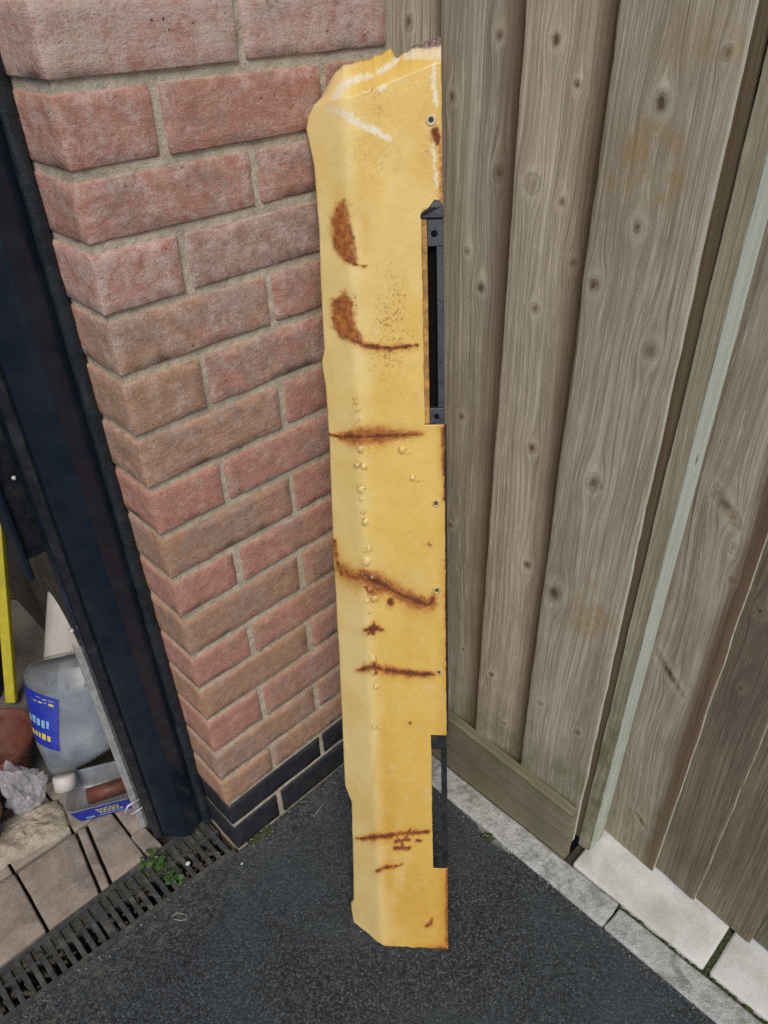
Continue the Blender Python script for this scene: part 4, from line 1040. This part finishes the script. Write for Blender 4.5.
# slotted steel bracket filling the upper cut-out
t1, t2 = slot_hi, slot_lo
br = None
t1 = t1 - 0.001
bm = bmesh.new(); pbox(bm, -0.0040, 0.0215, t2 + 0.001, t1 - 0.001, 0.0150, 0.0165); br = pobj('slotted_bracket', bm, M_VOID)
for (nm, mt_, u0, u1, v0, v1, d0, d1) in (('outer_rail', M_BRACKET, -0.0042, 0.0040, t2 + 0.022, t1 - 0.036, 0.0005, 0.0149), ('inner_lip', M_LIP, 0.0150, cu_slot + 0.0004, t2 + 0.001, t1 - 0.004, 0.0022, 0.0149),
                                     ('upper_plate', M_BRACKET, -0.0042, 0.0148, t1 - 0.0355, t1 - 0.0045, 0.0030, 0.0149), ('lower_plate', M_BRACKET, -0.0042, 0.0148, t2 + 0.001, t2 + 0.0215, 0.0012, 0.0149)):
    bm = bmesh.new(); pbox(bm, u0, u1, v0, v1, d0, d1); pobj(nm, bm, mt_, br, 0.0008)
bm = bmesh.new()   # bent cap over the top of the bracket
vs = [(-0.0055, 0.0, -0.001), (0.0235, 0.0, -0.001), (0.0215, 0.0065, -0.0035), (0.012, 0.0125, -0.004), (0.006, 0.0205, -0.003), (0.0, 0.0195, -0.002), (-0.0045, 0.0125, -0.002)]
a_ = [bm.verts.new((-u, t1 - 0.004 + v, -d)) for u, v, d in vs]; b_ = [bm.verts.new((-u, t1 - 0.004 + v, -0.0085)) for u, v, d in vs]
bm.faces.new(a_); bm.faces.new(b_[::-1])
for i in range(len(vs)): bm.faces.new((a_[i], b_[i], b_[(i + 1) % len(vs)], a_[(i + 1) % len(vs)]))
bmesh.ops.recalc_face_normals(bm, faces=bm.faces[:]); pobj('bracket_cap', bm, M_BRACKET, br, 0.0012)
def disc(u, v, d, r0, r1, h, mat, name, parent, n=20, seed=0):
    bm = bmesh.new(); M4 = Matrix.Translation((-u, v, -d))
    rings = []
    for (r_, z) in ((r0, -0.001), (r0, h * .7), (r0 - (r0 - r1) * .35, h), (r1 + (r0 - r1) * .2, h * .9), (r1, h * .25)):
        rings.append([bm.verts.new(M4 @ Vector((r_ * math.cos(2 * math.pi * k / n), r_ * math.sin(2 * math.pi * k / n), z))) for k in range(n)])
    for p_, q in zip(rings, rings[1:]):
        for k in range(n): bm.faces.new((p_[k], p_[(k + 1) % n], q[(k + 1) % n], q[k]))
    bm.faces.new(rings[0][::-1])
    return pobj(name, bm, mat, parent, 0, True)
def plug(u, v, d, r_, mat, name, parent, n=16):
    bm = bmesh.new(); bmesh.ops.create_cone(bm, cap_ends=True, segments=n, radius1=r_, radius2=r_, depth=0.0012, matrix=Matrix.Translation((-u, v, -d)))
    return pobj(name, bm, mat, parent, 0)
plug(0.0065, t1 - 0.021, 0.0027, 0.0040, M_VOID, 'screw_hole', br); plug(0.006, t2 + 0.011, 0.0009, 0.0034, M_VOID, 'screw_hole', br)
bm = bmesh.new(); pbox(bm, -0.0066, -0.0034, not_hi + 0.004, slot_lo - 0.002, 0.0045, 0.0120); pobj('dark_edge_line', bm, M_BLACK, None, 0.0006)  # thin dark strip along the right edge between the cut-outs
# lower cut-out: thin dark strip along the outer edge
bm = bmesh.new(); pbox(bm, -0.0040, 0.0050, not_lo - 0.003, not_hi - 0.03, 0.0030, 0.0085); eb = pobj('edge_strip', bm, M_BLACK)
bm = bmesh.new(); pbox(bm, -0.0038, 0.0200, not_hi - 0.0295, not_hi + 0.004, 0.0050, 0.0104); pobj('notch_shade_block', bm, M_BLACK, eb, 0.0008)  # dark block standing in for the gravel board's shadow in the notch
for i, (px, ro) in enumerate((((431, 120), .0062), ((436, 503), .0056), ((437, 590), .0056), ((439, 672), .0050))):
    u_, v_ = pp(px)
    rg = disc(u_, v_, -0.0002, ro, ro * 0.45, 0.0012, M_CREAM if i == 0 else M_RING, 'bolt_ring', panel)
    plug(u_, v_, -0.0007, ro * 0.5, M_BLACK if i == 0 else M_BOLT, 'bolt_hole', rg)

# ================================================================== THINGS INSIDE THE GARAGE
# clear jug tipped on its cap
def loft(name, mat, parent, P0, P1, side, secs, n=40, pw_=2.8, a0=0.0, a1=2 * math.pi, s0=None, s1=None, infl=0.0, closed=True, caps=True):
    P0 = Vector(P0); P1 = Vector(P1); ax = (P1 - P0); L = ax.length; ax.normalize(); e1 = Vector(side) - ax * ax.dot(Vector(side)); e1.normalize(); e2 = ax.cross(e1)
    V = []; F = []; S = np.array([q[0] for q in secs]); Wd = np.array([q[1] for q in secs]); Dp = np.array([q[2] for q in secs]); Of = np.array([q[3] for q in secs])
    ss = S if s0 is None else np.linspace(s0, s1, 10)
    m = n if closed else n + 1
    for s_ in ss:
        w, d, of = np.interp(s_, S, Wd) + infl, np.interp(s_, S, Dp) + infl, np.interp(s_, S, Of)
        for k in range(m):
            an = a0 + (a1 - a0) * k / n; c, s2 = math.cos(an), math.sin(an)
            rr = (abs(c) ** pw_ + abs(s2) ** pw_) ** (-1 / pw_)
            V.append(P0 + ax * (L * s_) + e1 * (of + w * rr * c) + e2 * (d * rr * s2))
    for i in range(len(ss) - 1):
        for k in range(n):
            a = i * m + k; b = i * m + (k + 1) % m; F.append((a, b, b + m, a + m))
    if caps and closed:
        F.append(tuple(range(m))[::-1]); F.append(tuple((len(ss) - 1) * m + k for k in range(m)))
    return V, F
J0 = on((92, 784), 2, .050); J1 = on((68, 655), 2, .27)
jug = empty('plastic_jug', tuple(J0)); tag(jug, 'clear plastic jug with blue label tipped onto its white cap', 'plastic jug')
secs = [(0.0, .022, .022, -.052), (.10, .022, .022, -.052), (.11, .018, .018, -.052), (.14, .022, .022, -.048), (.21, .050, .042, -.024), (.30, .078, .056, 0), (.40, .084, .060, 0), (.75, .086, .060, 0), (.93, .084, .058, 0), (.98, .076, .050, 0), (1.0, .062, .038, 0)]
side = RIGHT * 1.0 + DOWN * -0.15
V, F = loft('b', None, None, J0, J1, side, secs[3:], caps=True); mesh_obj('body', V, F, M_CLEAR, jug)
V, F = loft('f', None, None, J0, J1, side, [(a, b - .004, c - .004, d) for a, b, c, d in secs[4:9]], infl=0); mesh_obj('fluid', V, F, M_LIQ, jug)
V, F = loft('sl', None, None, J0, J1, side, [(.78, .082, .056, 0), (.93, .080, .054, 0), (.97, .072, .046, 0)])
V = [v + Vector((mnoise.noise(v * 60), mnoise.noise(v * 60 + Vector((3, 1, 2))), mnoise.noise(v * 70))) * .004 for v in V]
mesh_obj('sludge', V, F, M_SLUDGE, jug)
V, F = loft('c', None, None, J0, J1, side, secs[:3], n=24, pw_=2.0); mesh_obj('cap', V, F, M_WHITE, jug)
def label_patch(nm, mat, s0, s1, a0, a1, infl, parent):
    V = []; F = []; n1, n2 = 12, 12
    for i in range(n1 + 1):
        for k in range(n2 + 1):
            fs, fa = s0 + (s1 - s0) * i / n1, a0 + (a1 - a0) * k / n2
            mid_a = sg * 2.2
            s_ = fs + 0.16 * sg * (fa - mid_a) ; a_ = fa - sg * 0.55 * (fs - .6)
            v1, _ = loft('l', None, None, J0, J1, side, secs, n=1, a0=a_, a1=a_ + .01, s0=s_, s1=s_ + .001, infl=infl, closed=False, caps=False); V.append(v1[0])
    for i in range(n1):
        for k in range(n2): F.append((i * (n2 + 1) + k, i * (n2 + 1) + k + 1, (i + 1) * (n2 + 1) + k + 1, (i + 1) * (n2 + 1) + k))
    return mesh_obj(nm, V, F, mat, parent)
# which way round faces the camera
ax_ = Vector(J1 - J0).normalized(); e1_ = Vector(side) - ax_ * ax_.dot(Vector(side)); e1_.normalize(); e2_ = ax_.cross(e1_)
sg = 1 if e2_.dot(Vector(-FWD)) > 0 else -1
lb = label_patch('label', M_LABEL, .42, .80, sg * 1.75, sg * 2.75, .0008, jug)
rp = random.Random(3)
for (mt_, s_a, s_b, b0, b1) in ((M_LYEL, .47, .52, 1.92, 2.6), (M_LCYAN, .56, .63, 1.95, 2.5), (M_LYEL, .735, .755, 1.85, 2.4), (M_LYEL, .765, .785, 1.85, 2.25)):
    b = b0
    while b < b1:
        w_ = rp.uniform(.05, .11)
        o = label_patch('print', mt_, s_a + rp.uniform(0, .01), s_b - rp.uniform(0, .015), sg * b, sg * (b + w_), .0016, lb); o.location = (0, 0, 0); b += w_ + .035
# pale tube leaning behind the jug
tb = bmesh.new(); q0_, q1_ = Vector(on((68, 700), 1, .60)), Vector(on((80, 505), 1, .70))
tube(tb, [q0_, q0_.lerp(q1_, .03), q0_.lerp(q1_, .97), q1_], [.054, .058, .056, .054], 40)
o = bm_obj('white_tube', tb, M_WHITE, None, True); o.modifiers.new('split', 'EDGE_SPLIT').split_angle = R_(50)
tag(o, 'pale white plastic tube standing behind the tipped clear jug', 'plastic tube')
# clear tub with blue label
e1t = np.array([.085, -.045, 0]); e1t /= np.linalg.norm(e1t); e2t = np.array([-e1t[1], e1t[0], 0])
T0 = G(74, 826) + 0 * e1t; TW, TD, TH = .140, .085, .046
tub = empty('plastic_tub', tuple(T0 + e1t * TW / 2 + e2t * TD / 2)); tag(tub, 'low clear plastic tub with blue label at the post foot', 'plastic tub')
def rrect(w, d, r_, n=6):
    out = []
    for cx_, cy_, a in ((w - r_, r_, -90), (w - r_, d - r_, 0), (r_, d - r_, 90), (r_, r_, 180)):
        for k in range(n + 1):
            an = R_(a + 90 * k / n); out.append((cx_ + r_ * math.cos(an), cy_ + r_ * math.sin(an)))
    return out
V = []; F = []
ringdef = [(0.010, 0.000), (0.0035, 0.003), (0.0, 0.012), (-0.005, TH), (-0.008, TH + .002), (-0.006, TH + .003), (-0.0025, TH), (0.0025, 0.012), (0.010, 0.004)]
base = rrect(TW, TD, .018); mN = len(base)
for ins, z in ringdef:
    for (a, b) in base:
        a2 = TW / 2 + (a - TW / 2) * (1 - 2 * ins / TW); b2 = TD / 2 + (b - TD / 2) * (1 - 2 * ins / TD)
        V.append(T0 + e1t * a2 + e2t * b2 + np.array([0, 0, z + 0.002]))
for i in range(len(ringdef) - 1):
    for k in range(mN):
        F.append((i * mN + k, i * mN + (k + 1) % mN, (i + 1) * mN + (k + 1) % mN, (i + 1) * mN + k))
F.append(tuple(range(mN))[::-1]); F.append(tuple((len(ringdef) - 1) * mN + k for k in range(mN)))
mesh_obj('wall', V, F, M_TUB, tub)
def tpatch(nm, mat, a0, a1, z0, z1, off, par, skew=0.0):
    V = []
    for zz in (z0, z1):
        for a in (a0, a1): V.append(T0 + e1t * (a + skew * (zz - z0)) + e2t * (-0.0008 - 0.005 * (zz - .012) / (TH - .012) - off) + np.array([0, 0, zz + .002]))
    V2 = V + [v + e2t * 0.0005 for v in V]
    o = mesh_obj(nm, V2, [(0, 1, 3, 2), (4, 6, 7, 5), (0, 4, 5, 1), (2, 3, 7, 6), (0, 2, 6, 4), (1, 5, 7, 3)], mat, par, False)
    if par is not tub: o.location = (0, 0, 0)
    return o
tl = tpatch('label', M_LABEL, .016, .122, .008, .0445, .0008, tub, -0.3)
for k in range(3):
    a = .050 + .003 * k
    while a < .094:
        w_ = rp.uniform(.003, .008); tpatch('print', M_LYEL, a, a + w_, .0345 - .007 * k, .0375 - .007 * k, .0016, tl); a += w_ + .0022
tpatch('print', M_LCYAN, .028, .044, .013, .018, .0016, tl); tpatch('print', M_LCYAN, .052, .098, .0135, .015, .0016, tl)
bm = bmesh.new()
tube(bm, [T0 + e1t * .03 + e2t * .045 + np.array([0, 0, .020]), T0 + e1t * .11 + e2t * .05 + np.array([0, 0, .022])], .016, 12)
tag(bm_obj('red_brown_offcut', bm, M_TERRA, None, True), 'red brown plastic offcut lying inside the clear tub', 'offcut')
# flower pots
def flower_pot(center, r_, h, mat, label, tilt=(0, 0)):
    root = empty('flower_pot', center); tag(root, label, 'flower pot', 'plant pots at the left edge')
    bm = bmesh.new()
    lathe(bm, [(r_ * .62, 0), (r_ * .66, .004), (r_ * .90, h * .78), (r_ * .90, h * .80), (r_ * .87, h * .79), (r_ * .61, .008), (0.002, .008)], 40)
    o = bm_obj('wall', bm, mat, None, True); o.parent = root; o.location = (0, 0, 0); o.modifiers.new('split', 'EDGE_SPLIT').split_angle = R_(50)
    bm = bmesh.new()
    prof = [(r_ * .905, h * .765), (r_ * .97, h * .765), (r_, h * .80), (r_ * 1.01, h * .97), (r_ * .99, h), (r_ * .955, h * .985), (r_ * .905, h * .79)]
    rings = lathe(bm, prof, 40); bm.faces.ensure_lookup_table()
    for f in [f for f in bm.faces if len(f.verts) > 4]: bm.faces.remove(f)
    for k in range(40): bm.faces.new((rings[-1][k], rings[-1][(k + 1) % 40], rings[0][(k + 1) % 40], rings[0][k]))
    o = bm_obj('rim', bm, mat, None, True); o.parent = root; o.location = (0, 0, 0)
    root.rotation_euler = (tilt[0], tilt[1], 0)
    return root
c_ = G(8, 790); flower_pot((c_[0] - .005, c_[1] + .03, 0.016), .100, .10, M_TERRA, 'dark red brown plant pot behind the crumpled clear bag', (R_(-9), R_(4)))
c_ = G(-18, 842); flower_pot((c_[0], c_[1], 0.012), .058, .075, M_ORANGE, 'smaller bright orange brown plant pot at the bottom left edge')
# crumpled bag
bm = bmesh.new(); bmesh.ops.create_icosphere(bm, subdivisions=4, radius=1)
c_ = G(34, 806, 0.0)
for v in bm.verts:
    n = v.co.normalized(); h = mnoise.noise(n * 1.7 + Vector((4, 2, 9)))
    cell = mnoise.voronoi(n * 2.1)[0]; rg_ = cell[1] - cell[0]
    s_ = 0.82 + .30 * h + .55 * rg_ ; up = max(0, n.z) ** 1.5; low = max(0, -n.z)
    v.co = Vector((n.x * .036 * (1 - .45 * up + .35 * low) * s_, n.y * .030 * (1 - .4 * up + .3 * low) * s_, (n.z * .060 + .052) * (1 + .35 * h))) + Vector((-.020 * up, .014 * up, 0))
    v.co.z = max(v.co.z, .002 + .002 * h)
o = bm_obj('crumpled_bag', bm, M_BAG, None, False); o.location = Vector((c_[0], c_[1], .012)); tag(o, 'crumpled clear plastic bag beside the red brown pot', 'plastic bag')
# yellow spirit level leaning inside
def bar(name, mat, A, B, w, d, face, parent=None, bev=.003):
    A = Vector(A); B = Vector(B); ax = (B - A).normalized(); n_ = Vector(face) - ax * ax.dot(Vector(face)); n_.normalize(); s_ = ax.cross(n_)
    bm = bmesh.new(); L = (B - A).length; bm_box(bm, -w / 2, w / 2, -d / 2, d / 2, 0, L); bevel(bm, bev)
    m = Matrix(((s_.x, n_.x, ax.x, A.x), (s_.y, n_.y, ax.y, A.y), (s_.z, n_.z, ax.z, A.z), (0, 0, 0, 1)))
    bmesh.ops.transform(bm, matrix=m, verts=bm.verts[:]); bmesh.ops.recalc_face_normals(bm, faces=bm.faces[:])
    return bm_obj(name, bm, mat, parent)
a_ = G(12, 702, .012); b_ = on((-4, 505), 1, a_[1] + .16)
o = bar('spirit_level', M_YELLOW, a_, b_, .023, .018, -FWD); tag(o, 'yellow bar leaning upright inside the dark garage', 'yellow bar')
a_ = G(-16, 700, .0); bm = bmesh.new(); lathe(bm, [(.05, 0), (.056, .006), (.062, .16), (.058, .17), (.02, .19), (.02, .21), (.001, .21)], 28)
o = bm_obj('blue_container', bm, M_BLUEP, None, True); o.location = (a_[0] - .01, a_[1] + .02, -.003); tag(o, 'deep blue plastic container half cut off by the left edge', 'container')
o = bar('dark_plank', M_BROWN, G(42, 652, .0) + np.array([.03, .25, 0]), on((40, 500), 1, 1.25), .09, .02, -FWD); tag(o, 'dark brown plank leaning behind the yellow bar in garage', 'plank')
o = bar('dark_plank', M_BROWN, G(10, 640, .0) + np.array([.0, .35, 0]), on((8, 480), 1, 1.5), .16, .02, -FWD); tag(o, 'wide dark brown board added to darken the garage depth', 'plank')  # extra board put in to keep the garage depth dark

# ================================================================== WEED ON THE DRAIN
wd = empty('weed_plant', tuple(G(165, 872))); tag(wd, 'small bright green weed growing out of the drain grate', 'weed')
r = random.Random(21)
def leaf_me():
    bm = bmesh.new(); N_ = 14; c0 = bm.verts.new((0, .35, .06)); ring = []
    for k in range(N_):
        a = 2 * math.pi * k / N_ ; rr = .5 * (1 + .10 * math.sin(a * 5 + 1) + .05 * math.sin(a * 9))
        x, y = rr * math.cos(a), .42 + rr * .95 * math.sin(a)
        ring.append(bm.verts.new((x, y, .12 * math.hypot(x, y - .42) ** 2 * 2 - .02)))
    for k in range(N_): bm.faces.new((c0, ring[k], ring[(k + 1) % N_]))
    me = bpy.data.meshes.new('leaf'); bm.to_mesh(me); bm.free(); me.polygons.foreach_set('use_smooth', [True] * len(me.polygons)); me.materials.append(M_LEAF); return me
lm = leaf_me()
for (cx_, cy_, sp, n_) in ((155, 864, 10, 34), (174, 881, 6, 16)):
    for i in range(n_):
        px = (cx_ + r.gauss(0, sp * .55), cy_ + r.gauss(0, sp * .42)); g_ = G(*px)
        o = bpy.data.objects.new('leaf', lm); col.objects.link(o); o.parent = wd
        s_ = r.uniform(.006, .014)
        o.location = Vector((g_[0], g_[1], r.uniform(.003, .018))) - Vector(wd.location); o.scale = (s_, s_, s_)
        o.rotation_euler = (r.uniform(-.5, .5), r.uniform(-.5, .5), r.uniform(0, 6.28))
bm = bmesh.new()
for i in range(7):
    a = Vector(G(165, 873)) + Vector((r.uniform(-.012, .012), r.uniform(-.012, .012), -.03)); b = Vector(G(r.uniform(150, 178), r.uniform(860, 884))) + Vector((0, 0, .008))
    tube(bm, [a, a.lerp(b, .5) + Vector((0, 0, .01)), b], .0007, 5)
bm_obj('stem', bm, M_LEAF, wd)

# scraps of white thread on the tarmac
for (pxs, lab) in ((((311, 814), (314, 817), (318, 811), (323, 805)), 'thin white thread scrap on the tarmac beside the brick wall'), (((172, 917), (177, 913), (186, 915), (188, 919), (181, 921), (173, 919)), 'looped pale thread scrap on the tarmac near the drain')):
    bm = bmesh.new(); tube(bm, [G(*q) + np.array([0, 0, .0012]) for q in pxs], 0.00045, 6)
    tag(bm_obj('thread_scrap', bm, M_WHITE, None, True), lab, 'thread')
